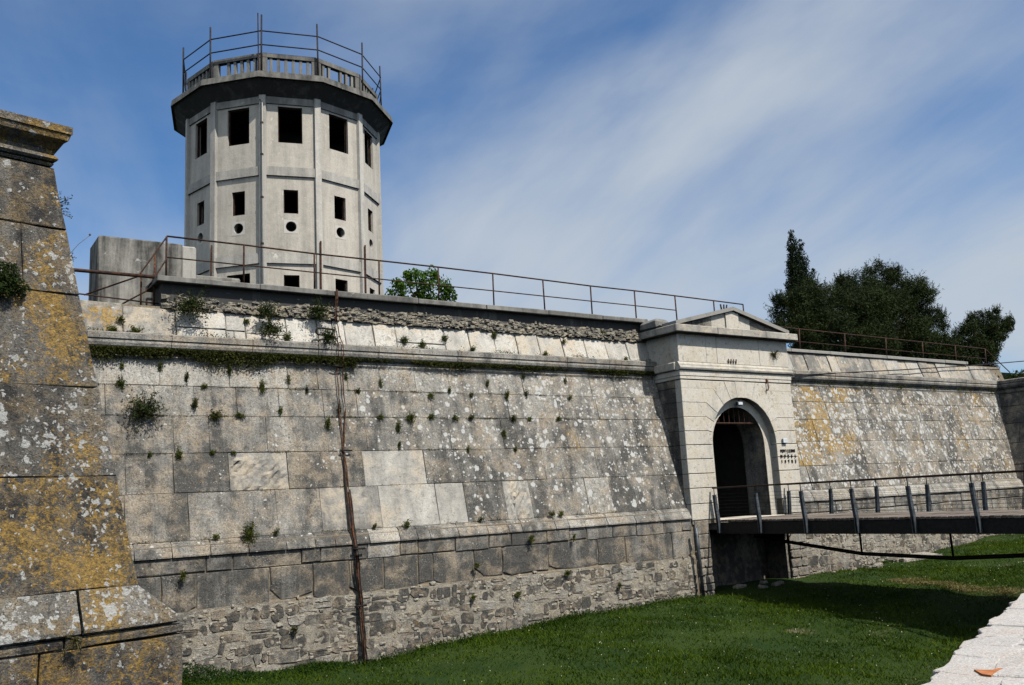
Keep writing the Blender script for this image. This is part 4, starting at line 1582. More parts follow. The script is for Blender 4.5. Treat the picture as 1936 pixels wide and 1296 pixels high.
    A = [(9.47, 22.29, 5.88), (9.47, 22.28, 5.6), (9.46, 22.36, 5.1), (9.40, 22.24, 4.60), (9.38, 21.94, 4.30), (9.36, 21.94, 4.05), (9.34, 22.03, 3.74), (9.30, 21.80, 2.5), (9.27, 21.56, 1.5), (9.25, 21.34, 0.5), (9.23, 21.14, -0.3), (9.23, 21.08, -0.5), (9.24, 20.90, -0.85), (9.27, 20.90, -1.3), (9.30, 20.88, -1.8), (9.34, 20.84, -2.7), (9.39, 20.80, -3.75)]
    B = [(9.50, 22.29, 5.88), (9.50, 22.28, 5.6), (9.51, 22.36, 5.1), (9.52, 22.24, 4.60), (9.50, 21.94, 4.30), (9.50, 21.94, 4.05), (9.49, 22.03, 3.74), (9.45, 21.80, 2.5), (9.31, 21.56, 1.5), (9.30, 21.34, 0.5), (9.29, 21.14, -0.3), (9.27, 21.08, -0.5), (9.27, 20.90, -0.85), (9.30, 20.90, -1.3), (9.33, 20.88, -1.8), (9.37, 20.84, -2.7), (9.41, 20.80, -3.75)]
    for base, m, r in ((A, 'rust_red', .015), (B, 'rust_red', .016), ([(x + .04, y, z) for x, y, z in B[9:]], 'dark_iron', .022), ([(x - .025, y, z) for x, y, z in A[8:]], 'dark_iron', .018), ([(x + .0, y - .03, z) for x, y, z in B[9:]], 'rust_red', .018)):
        P = []
        for i in range(len(base) - 1):
            p, q = Vector(base[i]), Vector(base[i + 1])
            k = max(1, int((q - p).length / .25))
            for j in range(k):
                v = p.lerp(q, j / k)
                P.append((v.x + rng.uniform(-.018, .018), v.y - r * .8 + rng.uniform(-.006, .006), v.z))
        P.append(base[-1])
        tube('cable_strand', P, [r * rng.uniform(.7, 1.25) for _ in P], m, t, 5)
    for z, y in ((3.72, 22.0), (1.48, 21.53), (-0.95, 20.88), (-2.3, 20.86)):
        tube('cable_clip', [(9.18, y - .02, z), (9.3, y - .06, z + .01), (9.5, y - .02, z)], 0.022, 'dark_iron', t, 5)
    t = thing('iron_loop', (9.05, 22.2, 4.6), 'bent black iron loop sticking out of the parapet beside the rusty cables', 'iron loop')
    L = [(9.36, 22.2, 4.75), (9.10, 22.12, 4.75), (8.92, 22.1, 4.75)]
    for i in range(7):
        a_ = math.pi / 2 + math.pi * i / 6
        L.append((8.90 + .09 * math.cos(a_), 22.1, 4.66 + .09 * math.sin(a_)))
    L += [(9.10, 22.12, 4.57), (9.34, 22.2, 4.57)]
    tube('loop_bar', L, 0.026, 'black_paint', t, 6)


build_wall_top()


# ------------------------------------------------------------------ footbridge
def build_bridge():
    rng = random.Random(9)
    root = thing('footbridge', (23.4, 15, -1.4), 'dark steel footbridge with timber deck leading into the gate arch', 'bridge')
    x0, x1, y0, y1 = 21.78, 25.10, 8.6, 20.88
    for x in (x0, x1 - .10, 23.4):
        V, F = cbox_vf(x, x + .10, y0, y1, -1.37, -1.01, 0.008)
        obj('edge_beam', V, F, 'bridge_steel', root)
    for i in range(7):
        y = y1 - .15 - i * 2.0
        box('cross_beam', x0 + .1, x1 - .1, y - .06, y + .06, -1.30, -1.02, 'bridge_steel', root)
    me = None
    n = int((y1 - y0) / 0.15)
    for i in range(n):
        y = y0 + i * 0.15
        if me is None:
            V, F = cbox_vf(x0 - .02, x1 + .02, 0.005, 0.142, -1.0, -0.93, 0.006)
            o = obj('deck_plank', [(a, b + y, c) for a, b, c in V], F, 'deck_timber', root)
            me = o.data
            yb = y
        else:
            o = bpy.data.objects.new('deck_plank', me)
            COL.objects.link(o)
            o.parent = root
            o.location = (0, y - yb, rng.uniform(-.004, .004))
    ys = [20.80 - 1.70 * i for i in range(8)]

    def post(xb, sgn, y):
        # flat steel stanchion: vertical foot on the beam, upper part leaning out
        t = 0.018
        pts = [(xb, -1.34, .055), (xb, -0.98, .06), (xb + sgn * .05, -0.55, .055), (xb + sgn * .08, -0.14, .045)]
        parts = []
        for off in (-.035, .035):
            V, F = [], []
            for (x, z, w) in pts:
                V += [(x - w, y + off - t / 2, z), (x + w, y + off - t / 2, z), (x + w, y + off + t / 2, z), (x - w, y + off + t / 2, z)]
            for i in range(3):
                for k in range(4):
                    F.append((4 * i + k, 4 * i + (k + 1) % 4, 4 * i + 4 + (k + 1) % 4, 4 * i + 4 + k))
            F += [(3, 2, 1, 0), (12, 13, 14, 15)]
            parts.append((V, F))
        o = obj('stanchion', *merge(parts), 'grey_steel', root)
        x = xb + sgn * .08
        obj('rail_stem', *tube_vf([(x, y, -0.25), (x, y, 0.06)], 0.014, 6), 'dark_iron', o)
    for y in ys:
        post(x0 - .06, -1, y)
        post(x1 + .06, 1, y)
    for x in (x0 - .14, x1 + .14):
        V, F = cbox_vf(x - .035, x + .035, y0, 20.86, 0.055, 0.105, 0.012)
        obj('handrail', V, F, 'rail_brown', root)
        sg = -1 if x < 23 else 1
        for k in range(8):
            z = -0.86 + 0.105 * k
            xx = (x0 - .06 if sg < 0 else x1 + .06) + sg * (.05 + .07 * (k / 8))
            obj('wire', *tube_vf([(xx, y0, z), (xx, ys[0], z)], 0.0035, 4), 'dark_iron', root)
    # under-slung tie rod and struts
    tie = [(23.45, 20.9, -1.55), (23.45, 19.5, -1.73), (23.45, 16.9, -2.04), (23.45, 14.1, -2.11), (23.45, 11.4, -1.95), (23.45, 8.9, -1.5)]
    tube('tie_rod', tie, 0.055, 'bridge_steel', root, 8)
    for y, z in ((16.9, -2.04), (14.1, -2.11), (11.4, -1.95)):
        tube('strut', [(23.45, y, -1.36), (23.45, y, z)], 0.03, 'bridge_steel', root, 6)
    tube('conduit', [(24.9, 20.6, -1.36), (24.9, 20.62, -1.6), (24.7, 20.65, -1.75)], 0.02, 'dark_iron', root, 5)
    # abutment at the street end
    V, F = cbox_vf(21.4, 25.5, 7.6, 8.7, -4.0, -1.01, 0.03)
    obj('abutment', V, F, 'block_concrete', root, (0.4, 0, 0))


build_bridge()


# ------------------------------------------------------------------ white parapet of the counterscarp (near right)
def build_parapet():
    rng = random.Random(17)
    root = thing('stone_parapet', (6, 2.6, -3.6), 'sunlit white stone parapet top in the near bottom right corner', 'wall')

    def fr(s, t, z):          # s along, t towards the street
        p = PAR_O + PAR_D * s - PAR_N * t
        return (p.x, p.y, z)
    # body with a ragged moat edge
    ss = np.arange(-14, 19.5, 0.12)
    edge = [0.05 + 0.02 * math.sin(3.1 * s) + rng.uniform(-.012, .012) for s in ss]
    V, F = [], []
    for s, e in zip(ss, edge):
        V += [fr(s, e, -3.9), fr(s, e, -0.735), fr(s, 0.78, -0.735), fr(s, 0.78, -1.7)]
    for i in range(len(ss) - 1):
        for k in range(3):
            F.append((4 * i + k, 4 * i + 4 + k, 4 * i + 5 + k, 4 * i + 1 + k))
    obj('wall_body', V, F, 'white_paving', root, (0.62, 0.0, 0.0))
    # flat cap stones laid as crazy paving, edge stones uneven
    s = -3.0
    cnt = 0
    while s < 11:
        w = rng.uniform(0.16, 0.42)
        t = 0.01 + rng.uniform(-.014, .014)
        first = True
        while t < 0.74:
            d = rng.uniform(0.12, 0.34)
            if t + d > 0.66:
                d = 0.80 - t
            g = 0.007
            j = lambda a=.018: rng.uniform(-a, a)
            sk = rng.uniform(-.05, .05)
            P = [(s + g + sk + j(), t + g + j()), (s + w * .33, t + g + j()), (s + w * .66, t + g + j()), (s + w - g + sk + j(), t + g + j()), (s + w - g + j(), t + d * .5), (s + w - g + j(), t + d - g + j()), (s + w * .5, t + d - g + j()), (s + g + j(), t + d - g + j()), (s + g + j(), t + d * .5)]
            zt = -0.70 + rng.uniform(-.003, .003)
            f2 = lambda a, b, o: fr(a, b, zt + o)
            V, F = block_vf(f2, P, rng, out=0.0, back=.06, ch=.006, jit=.0025, belly=.002)
            obj('cap_stone', V, F, 'white_paving', root, (0.62 + rng.uniform(-.16, .16), 0.0, 0.0))
            t += d
            cnt += 1
        s += w
    # mortar between the cap stones
    V, F = [], []
    for k, sv in enumerate(np.arange(-3, 11.2, 0.2)):
        V += [fr(sv, 0.03 + rng.uniform(-.01, .01), -0.704), fr(sv, 0.78, -0.704)]
    for i in range(len(V) // 2 - 1):
        F.append((2 * i, 2 * i + 2, 2 * i + 3, 2 * i + 1))
    obj('mortar_bed', V, F, 'white_paving', root, (0.50, 0.0, 0.0))
    # broken brick tile set in the mortar
    P = [(0.324, 0.135), (0.248, 0.173), (0.235, 0.203), (0.315, 0.213), (0.382, 0.225), (0.376, 0.207), (0.336, 0.193)]
    V, F = prism_vf(lambda a, b, o: fr(a, b, -0.70 + o), P, -.03, 0.004)
    obj('tile_shard', V, F, 'terracotta', root)


build_parapet()


# ------------------------------------------------------------------ vegetation
NR = np.random.default_rng(12)


def leaf_quads(C, size, asp=0.45, droop=None, rng=NR):
    """rhombic leaves (4 verts) at centres C with random orientation"""
    n = len(C)
    a = rng.normal(size=(n, 3))
    if droop is not None:
        a = a * 0.7 + droop
    a /= np.linalg.norm(a, axis=1, keepdims=True) + 1e-9
    b = rng.normal(size=(n, 3))
    b -= a * (a * b).sum(1, keepdims=True)
    b /= np.linalg.norm(b, axis=1, keepdims=True) + 1e-9
    s = (size * rng.uniform(0.6, 1.35, n))[:, None]
    w = s * asp
    q = np.stack([C - a * s * .5, C + b * w * .5, C + a * s * .5, C - b * w * .5], 1)
    return q.reshape(-1, 3)


def sprigs(root, n, length, out, rng, spread=1.0, updown=-0.1, leaf=0.03, per=14, curl=0.4):
    """sprays of leaves growing out of one root point"""
    Cs, stems = [], []
    for i in range(n):
        d = Vector((rng.gauss(0, 1) * spread, 0, rng.gauss(0, .8) * spread + updown)) + Vector(out) * rng.uniform(.35, 1.1)
        d.normalize()
        L = length * rng.uniform(.45, 1.08)
        p = Vector(root)
        pts = [tuple(p)]
        for k in range(4):
            p = p + d * (L / 4)
            d = (d + Vector((rng.gauss(0, .18), rng.gauss(0, .1), curl * rng.uniform(-.2, .6)))).normalized()
            pts.append(tuple(p))
            for q in range(per // 4 + 1):
                Cs.append((p.x + rng.gauss(0, leaf), p.y + rng.gauss(0, leaf * .7), p.z + rng.gauss(0, leaf)))
        stems.append(tube_vf(pts, [0.006, .005, .004, .003, .002], 3))
    return np.array(Cs), merge(stems)


ORD = ['leftmost', 'second', 'third', 'fourth', 'fifth', 'sixth', 'seventh', 'eighth', 'ninth', 'tenth', 'eleventh', 'twelfth', 'thirteenth', 'fourteenth']


def plant(x, y, z, r, label, rng, m='wall_leaves', tall=1.0, out=(0, -1, 0), group=None, name='wall_plant', cat='plant', curl=.4, updown=-0.05, leafk=1.0):
    t = thing(name, (x, y, z), label, cat, group)
    n = max(10, int(34 * (r / .2) ** 1.2))
    n = min(n, 130)
    lf = (0.022 + 0.035 * min(r, .4)) * leafk
    Cs, st = sprigs((x, y, z), n, r * 1.15, out, rng, 1.0, updown, lf, int(15 / max(.5, leafk)), curl)
    if tall > 1.25:
        Cs[:, 2] = z + (Cs[:, 2] - z) * tall
        Cs[:, 0] = x + (Cs[:, 0] - x) * .7
        st = ([(x + (a - x) * .6, b, z + (c - z) * tall) for a, b, c in st[0]], st[1])
    obj('stems', *st, 'dry_stem', t)
    fast('foliage', leaf_quads(Cs, lf * 1.55, .5, rng=np.random.default_rng(rng.randrange(9999))), 4, m, t)
    return t


def build_wall_plants():
    rng = random.Random(3)
    rows = {
        'in the course right under the cordon': [(4.07, 3.54, .08, 1.5), (4.92, 3.54, .13, 1.2), (5.51, 3.30, .10, 1.6), (6.54, 3.54, .10, 1.6), (8.03, 3.34, .10, 1.8), (9.62, 3.45, .09, 1.9), (10.6, 3.32, .12, 1.7), (12.71, 3.20, .11, 1.2), (14.03, 3.42, .09, 1.5), (15.35, 3.66, .11, 1.2), (16.92, 3.6, .10, 1.6)],
        'along the first long joint below the cordon': [(4.03, 3.12, .24, 1), (5.9, 3.11, .10, 1), (7.33, 3.14, .19, 1.3), (8.5, 3.10, .09, 1), (9.9, 3.09, .08, 1), (12.09, 3.03, .16, 1), (13.4, 3.07, .09, 1), (14.64, 3.05, .13, 1.5), (15.33, 3.12, .09, 1.4), (16.95, 3.05, .10, 1)],
        'along the second long joint below the cordon': [(5.67, 2.66, .15, 1.4), (6.11, 2.40, .27, 1), (6.72, 2.40, .16, 1), (7.75, 2.50, .15, 1.6), (8.95, 2.18, .19, 1.5), (9.32, 2.55, .12, 1.8), (10.46, 2.38, .15, 1), (11.35, 2.38, .19, 1), (12.0, 2.40, .20, 1), (12.75, 2.37, .14, 1), (13.3, 2.38, .12, 1), (14.71, 2.36, .18, 1), (15.3, 2.36, .11, 1), (16.35, 2.37, .14, 1)],
        'along the third long joint of the grey wall': [(4.6, 1.47, .09, 1), (5.25, 1.47, .20, 1), (6.0, 1.47, .09, 1), (6.5, 1.47, .08, 1), (10.94, 2.10, .13, 2.2), (10.9, 1.62, .10, 1.6), (13.0, 1.47, .09, 1), (14.27, 1.92, .12, 1.5), (14.6, 1.47, .10, 1)],
        'on the ledge of the base moulding': [(5.96, -0.44, .13, 1), (6.70, -0.42, .30, 1), (7.35, -0.42, .16, 1), (9.9, -.44, .10, 1), (10.77, -0.44, .14, 1), (13.0, -.44, .09, 1), (15.36, -0.42, .17, 1), (15.7, -.43, .12, 1)],
        'low on the wall below the base moulding': [(5.19, -1.22, .16, 1), (7.69, -2.65, .12, 1), (12.68, -1.63, .13, 1), (12.55, -2.42, .13, 1), (13.97, -2.49, .13, 1), (14.47, -1.05, .13, 1), (15.65, -2.08, .16, 1), (15.97, -1.13, .12, 1), (17.5, -2.6, .12, 1)]}
    for where, lst in rows.items():
        lst.sort()
        for i, (x, z, r, tall) in enumerate(lst):
            y = (wall_y(z) if z > -.45 else 20.92) - .02
            if -.5 < z < -.40:
                y = 21.10
            big = 'small green weed' if r < .15 else 'leafy green tuft'
            first = '%s %s, %s from the left' % (big, where, ORD[i]) if i else '%s %s, leftmost of its row' % (big, where)
            plant(x, y, z, r * rng.uniform(.55, .95), first, rng, 'wall_leaves' if rng.random() < .7 else 'moss_leaves', tall=tall * rng.uniform(1, 1.35), group='weeds growing in the joints of the grey wall', name='wall_weed', cat='weed', updown=-.15 if r > .15 else .1)
    plant(4.50, wall_y(2.45) - .03, 2.45, .46, 'wide fan shaped dark green bush on the upper left of the grey wall', rng, 'dark_leaves', curl=.9, updown=.25)
    plant(5.63, 22.30, 5.16, .50, 'large hanging dark green bush under the left end of the coping', rng, 'dark_leaves', updown=-.35, curl=-.1)
    plant(7.55, 22.26, 5.12, .36, 'upper bush of the pair hanging on the pale parapet', rng, 'dark_leaves', updown=-.3, curl=-.1)
    plant(7.59, 22.10, 4.64, .36, 'lower bush of the pair hanging on the pale parapet', rng, 'dark_leaves', updown=-.15, curl=0)
    plant(8.95, 22.30, 5.24, .36, 'dark bush under the coping left of the rusty cables', rng, 'dark_leaves', updown=-.15, curl=0)
    plant(9.12, 22.06, 4.46, .30, 'dark bush on the cordon beside the rusty cables', rng, 'dark_leaves', updown=.2)
    for i, (x, z, r) in enumerate([(3.9, 4.4, .17), (4.07, 4.7, .11), (4.37, 4.42, .17), (7.07, 4.87, .09), (8.1, 4.5, .13), (11.48, 4.60, .14), (12.06, 4.52, .13), (12.81, 4.74, .12), (13.7, 4.45, .1), (14.57, 4.95, .12), (16.3, 4.42, .12), (17.2, 4.9, .09), (18.89, 5.28, .11), (19.6, 4.42, .10)]):
        plant(x, wall_y(z) - .03, z, r, 'small weed on the pale parapet above the cordon, %s%s' % (ORD[i], ' from the left' if i else ' one'), rng, group='weeds on the parapet', name='parapet_weed', cat='weed')
    plant(25.35, 20.94, 4.62, .22, 'sparse dry plant on the frieze at the right of the gate', rng, 'moss_leaves', leafk=.5)
    # creeper hanging in the hollow under the cordon (uncountable)
    n = 26000
    xs = np.concatenate([NR.uniform(3.0, 9.9, 15500), NR.uniform(9.9, 20.7, 10500)])
    f = np.sin(xs * 2.1) + np.sin(xs * 5.3 + 1) * .6 + np.sin(xs * .9 + 2) * .8
    dens = np.clip(0.55 + .35 * f + np.where(xs < 9.9, .45, -.05), 0.02, 1)
    keep = NR.random(n) < dens
    xs = xs[keep]
    f = f[keep]
    depth = np.where(xs < 9.9, .26, .13) * (0.7 + .25 * f)
    zz = 3.99 - np.abs(NR.normal(0, 1, len(xs))) * np.clip(depth, .04, .5) * .62
    yy = 22.06 - NR.uniform(0, .10, len(xs)) + (zz - 3.9) * .1
    o = fast('cordon_creeper', leaf_quads(np.stack([xs, yy, zz], 1), 0.055, .5), 4, 'moss_leaves')
    tag(o, 'dark green creeper hanging in the hollow under the cordon of the grey wall', 'creeper', kind='stuff')
    n = 2600
    xs = NR.uniform(26.2, 42, n)
    keep = NR.random(n) < np.clip(.35 + .4 * np.sin(xs * 2.6) + .3 * np.sin(xs * 7), .03, 1)
    xs = xs[keep]
    o = fast('cordon_creeper', leaf_quads(np.stack([xs, 22.06 - NR.uniform(0, .08, len(xs)), 3.93 - np.abs(NR.normal(0, .10, len(xs)))], 1), .06, .5), 4, 'moss_leaves')
    tag(o, 'thin mossy creeper under the cordon of the right wall', 'creeper', kind='stuff')
    # moss threads in the long joints
    C_ = []
    for z_, k in ((3.10, 1.0), (2.37, 1.2), (1.48, .7), (0.57, .25), (-0.48, 1.0)):
        n = int(5200 * k)
        xs = NR.uniform(3.4, 20.4, n)
        d_ = np.clip(.10 + .55 * np.sin(xs * 2.9 + 5 * z_) * np.sin(xs * 1.3 + z_) + .25 * np.sin(xs * 9 + z_), 0.0, 1)
        d_ *= np.where(z_ < 0, 1, np.clip(1.5 - np.abs(xs - 9) / 9, .25, 1))
        xs = xs[NR.random(n) < d_]
        y_ = wall_y(z_) if z_ > 0 else 21.08
        C_.append(np.stack([xs, y_ - NR.uniform(0, .025, len(xs)), z_ + NR.normal(.008, .018, len(xs))], 1))
    o = fast('joint_moss', leaf_quads(np.concatenate(C_), .028, .6), 4, 'moss_leaves')
    tag(o, 'threads of moss in the long horizontal joints of the grey wall', 'moss', kind='stuff')
    # moss along the top of the cordon and in the ledge
    n = 5200
    xs = NR.uniform(3.2, 20.6, n)
    keep = NR.random(n) < np.clip(.18 + .5 * np.sin(xs * 3.3) * np.sin(xs * 1.1 + 1), .01, 1)
    xs = xs[keep]
    o = fast('ledge_moss', leaf_quads(np.stack([xs, 22.12 + NR.uniform(-.06, .08, len(xs)), 4.36 + np.abs(NR.normal(0, .045, len(xs)))], 1), .04, .5), 4, 'moss_leaves')
    tag(o, 'low moss growing along the top of the cordon', 'moss', kind='stuff')


build_wall_plants()


def clump_cloud(clumps, dens, size, asp, rng, shell=.55, flat=1.0, droop=None):
    out = []
    for (x, y, z, r) in clumps:
        n = int(dens * r ** 2)
        d = rng.normal(size=(n, 3))
        d /= np.linalg.norm(d, axis=1, keepdims=True)
        rr = r * (shell + (1 - shell) * rng.random(n) ** .6) * (1 + .16 * np.sin(d[:, 0] * 6 + x) * np.sin(d[:, 2] * 7 + z) + rng.normal(0, .06, n))
        c = np.stack([x + d[:, 0] * rr, y + d[:, 1] * rr, z + d[:, 2] * rr * flat], 1)
        out.append(leaf_quads(c, size, asp, None if droop is None else droop, rng))
    return np.concatenate(out)


def sub_clumps(clumps, rng, k=9, f=.42):
    """break every big clump into smaller ones on its surface"""
    res = []
    for (x, y, z, r) in clumps:
        res.append((x, y, z, r * .86))
        for i in range(k):
            d = Vector((rng.gauss(0, 1), rng.gauss(0, 1), rng.gauss(0, 1))).normalized()
            q = r * rng.uniform(.55, .86)
            res.append((x + d.x * q, y + d.y * q, z + d.z * q, r * f * rng.uniform(.55, 1.15)))
    return res


def build_bastion_plants():
    rng = random.Random(41)
    t = thing('bastion_bush', (0.66, 8.62, 1.95), 'dense round dark green bush growing out of the near bastion', 'bush')
    cl = [(0.63, 8.48, 2.06, .12), (0.74, 8.52, 2.02, .095), (0.55, 8.47, 2.08, .12), (0.66, 8.50, 2.15, .085), (0.58, 8.46, 1.97, .10), (0.45, 8.44, 2.04, .12)]
    st = [tube_vf([(0.62, 8.66, 2.0), (x, y, z)], [.006, .002], 4) for x, y, z, r in sub_clumps(cl, rng, 3, .4)]
    obj('stems', *merge(st), 'dry_stem', t)
    fast('foliage', clump_cloud(sub_clumps(cl, rng, 10, .42), 30000, .022, .5, np.random.default_rng(4), .3), 4, 'dark_leaves', t)
    plant(0.99, 9.25, 3.0, .20, 'dry grey sprig sticking out right of the bastion edge below its cornice', rng, 'moss_leaves', out=(1.2, -.1, .2), updown=.1, leafk=.4, curl=.1)
    t = thing('dry_flower', (1.14, 9.0, 2.42), 'single dried seed head on a thin stalk right of the bastion edge', 'plant')
    tube('stalk', [(1.14, 9.0, 2.42), (1.25, 8.98, 2.58), (1.345, 8.97, 2.675)], 0.0022, 'dry_stem', t, 4)
    bm = [(1.345 + .011 * math.cos(a) * math.cos(b), 8.97 + .011 * math.sin(a) * math.cos(b), 2.682 + .011 * math.sin(b)) for b in (-1.2, -.4, .4, 1.2) for a in (0, 1.05, 2.1, 3.14, 4.19, 5.24)]
    F = [(6 * j + i, 6 * j + (i + 1) % 6, 6 * j + 6 + (i + 1) % 6, 6 * j + 6 + i) for j in range(3) for i in range(6)] + [tuple(range(5, -1, -1)), tuple(range(18, 24))]
    obj('seed_head', bm, F, 'dry_stem', t)
    plant(1.15, 8.93, 2.40, .085, 'tiny dry plant at the bastion edge below the seed head', rng, 'moss_leaves', out=(1.0, -.2, .3), leafk=.4)
    plant(1.17, 7.94, -0.87, .10, 'brown dead roots hanging from the joint of the bastion plinth', rng, 'moss_leaves', updown=-1.2, curl=-.2, leafk=.35)


build_bastion_plants()


def limb(a, b, r0, r1, rng, n=6):
    a, b = Vector(a), Vector(b)
    pts = []
    for i in range(n + 1):
        f = i / n
        p = a.lerp(b, f)
        k = math.sin(f * math.pi) * (b - a).length * .06
        pts.append((p.x + rng.uniform(-k, k), p.y + rng.uniform(-k, k), p.z))
    return tube_vf(pts, [r0 + (r1 - r0) * i / n for i in range(n + 1)], 7)


def build_trees():
    rng = random.Random(51)
    nr = np.random.default_rng(5)

    def pine(label, clumps, base, name='pine_tree'):
        t = thing(name, base, label, 'tree', 'trees on the rampart right of the gate')
        cz = sum(c[2] for c in clumps) / len(clumps)
        cx_ = sum(c[0] for c in clumps) / len(clumps)
        fork = (base[0] * .6 + cx_ * .4, base[1], base[2] + .45 * (cz - base[2]))
        parts = [limb(base, fork, .34, .24, rng)]
        for (x, y, z, r) in clumps:
            parts.append(limb(fork, (x, y, z), .14, .04, rng))
        obj('trunk', *merge(parts), 'bark', t)
        sub = sub_clumps(clumps, rng, 14, .40)
        V = clump_cloud(sub, 1900, .17, .22, nr, .25, .88)
        fast('crown', V, 4, 'pine_needles', t)
        # twig ends that break the outline
        Cs = []
        for (x, y, z, r) in sub:
            for i in range(int(10 * r + 2)):
                d = Vector((rng.gauss(0, 1), rng.gauss(0, 1), rng.gauss(.35, .8))).normalized()
                for q in range(9):
                    Cs.append((x + d.x * r * (1 + .06 * q), y + d.y * r * (1 + .06 * q), z + d.z * r * .9 + .035 * q))
        fast('twig_ends', leaf_quads(np.array(Cs), .16, .16, rng=nr), 4, 'pine_needles', t)
        return t
    A = [(39.57, 29.0, 9.3, 1.52), (36.97, 29.0, 8.82, 1.12), (43.92, 30.0, 10.78, 1.34), (46.0, 30.0, 11.43, 1.22), (48.53, 30.0, 11.19, 1.25), (48.06, 29.0, 10.14, 1.16), (41.6, 28.0, 8.54, 1.61), (45.97, 29.0, 8.75, 1.63), (38.36, 28.0, 7.5, 1.46), (40.29, 27.0, 6.89, 1.47), (45.61, 28.0, 7.35, 1.45), (49.59, 29.0, 9.15, 0.8), (36.41, 29.0, 7.83, 0.87), (36.13, 29.0, 9.11, 0.48), (43.07, 30.0, 11.0, 0.59), (47.67, 30.0, 11.95, 0.56), (43.0, 28.5, 6.6, 1.3), (44.2, 29.5, 9.6, 1.4), (47.2, 29.5, 9.9, 1.3), (42.2, 29.2, 7.6, 1.3), (47.6, 29, 8.2, 1.3), (39.0, 29.3, 8.3, 1.3), (50.3, 28.6, 6.6, 1.1), (37.3, 28.6, 6.6, 1.1), (48.3, 28.5, 7.2, 1.2), (42.6, 29.5, 9.6, 1.3)]
    pine('big dark spreading pine with rounded crown behind the right wall railing', A, (42.5, 29.4, 4.9))
    Bc = [(51.01, 28.0, 7.96, 0.98), (53.25, 28.0, 8.89, 0.88), (54.88, 28.0, 8.77, 0.71), (51.99, 28.0, 7.38, 0.93), (49.19, 28.0, 7.24, 0.9), (54.35, 28.0, 9.55, 0.42), (55.73, 28.0, 9.22, 0.42), (51.86, 28.0, 9.0, 0.44), (53.6, 28.0, 8.0, .75), (54.4, 28.1, 8.2, .55), (53.2, 28.2, 7.3, .7), (50.5, 28, 6.5, .9), (52.6, 28.2, 6.6, .8)]
    pine('smaller pine leaning to the right edge beyond the big pine', Bc, (50.8, 28.2, 4.9))

    def cypress(label, x, y, base, top, r, second=None):
        t = thing('cypress_tree', (x, y, base), label, 'tree', 'trees on the rampart right of the gate')
        obj('trunk', *limb((x, y, base), (x, y, top - 1.2), .18, .03, rng), 'bark', t)
        cl = []
        spires = [(x, top, r)] + ([second] if second else [])
        for (sx, st, sr) in spires:
            z = base + .8
            while z < st - .15:
                f = (st - z) / (st - base)
                rr = sr * min(1, (3.0 * f) ** .60) * rng.uniform(.92, 1.06)
                cl.append((sx + rng.uniform(-.12, .12), y + rng.uniform(-.12, .12), z, max(.12, rr)))
                for q in range(4):
                    a = rng.uniform(0, 6.28)
                    cl.append((sx + math.cos(a) * rr * .6, y + math.sin(a) * rr * .6, z + rng.uniform(-.1, .25), max(.1, rr * .5)))
                z += .28
        V = clump_cloud(cl, 1500, .13, .34, nr, .35, 1.1, np.array([0, 0, .9]))
        fast('crown', V, 4, 'cypress_needles', t)
    cypress('tall twin tipped dark cypress rising behind the big pine', 42.6, 33, 4.9, 14.85, .66, (43.40, 14.3, .48))
    cypress('small slim cypress tip just right of the tall cypress', 44.2, 33, 4.9, 12.75, .40)
    # bright broadleaf behind the coping right of the tower
    t = thing('broadleaf_tree', (14.7, 27.2, 4.9), 'bright green leafy tree top just right of the tower behind the coping', 'tree')
    cl = [(13.79, 27.0, 7.30, 0.47), (14.41, 27.0, 7.75, 0.40), (15.05, 27.0, 8.0, 0.33), (15.57, 27.0, 7.68, 0.37), (15.77, 27.0, 7.30, 0.32), (14.71, 27.0, 7.30, 0.52), (14.11, 27.0, 7.82, 0.22), (14.9, 27.2, 6.7, .6), (14.0, 27.2, 6.8, .5), (15.6, 27.2, 6.9, .4)]
    parts = [limb((14.7, 27.2, 4.9), (14.75, 27.1, 6.4), .12, .09, rng)]
    for (x, y, z, r) in cl:
        parts.append(limb((14.75, 27.1, 6.3), (x, y, z), .05, .015, rng))
    obj('trunk', *merge(parts), 'bark', t)
    fast('crown', clump_cloud(sub_clumps(cl, rng, 9, .46), 1500, .105, .6, nr, .15), 4, 'broad_leaves', t)
    # shrubs on the far right bastion
    for i, (x, y, z, r, lb) in enumerate([(43.3, 21.6, 4.35, .62, 'dark low shrub at the left end of the far bastion top'), (44.6, 20.6, 4.3, .5, 'dark low shrub at the right frame edge on the far bastion'), (43.0, 22.6, 4.55, .38, 'lighter green bush at the sloping right end of the parapet')]):
        t = thing('shrub', (x, y, z - .3), lb, 'shrub')
        parts = [limb((x, y, z - .3), (x + rng.uniform(-.3, .3), y + rng.uniform(-.2, .2), z + r * .4), .04, .01, rng) for _ in range(5)]
        obj('stems', *merge(parts), 'bark', t)
        fast('foliage', clump_cloud(sub_clumps([(x, y, z, r)], rng, 10, .45), 700, .14, .5, nr, .3), 4, 'dark_leaves' if i < 2 else 'wall_leaves', t)


build_trees()


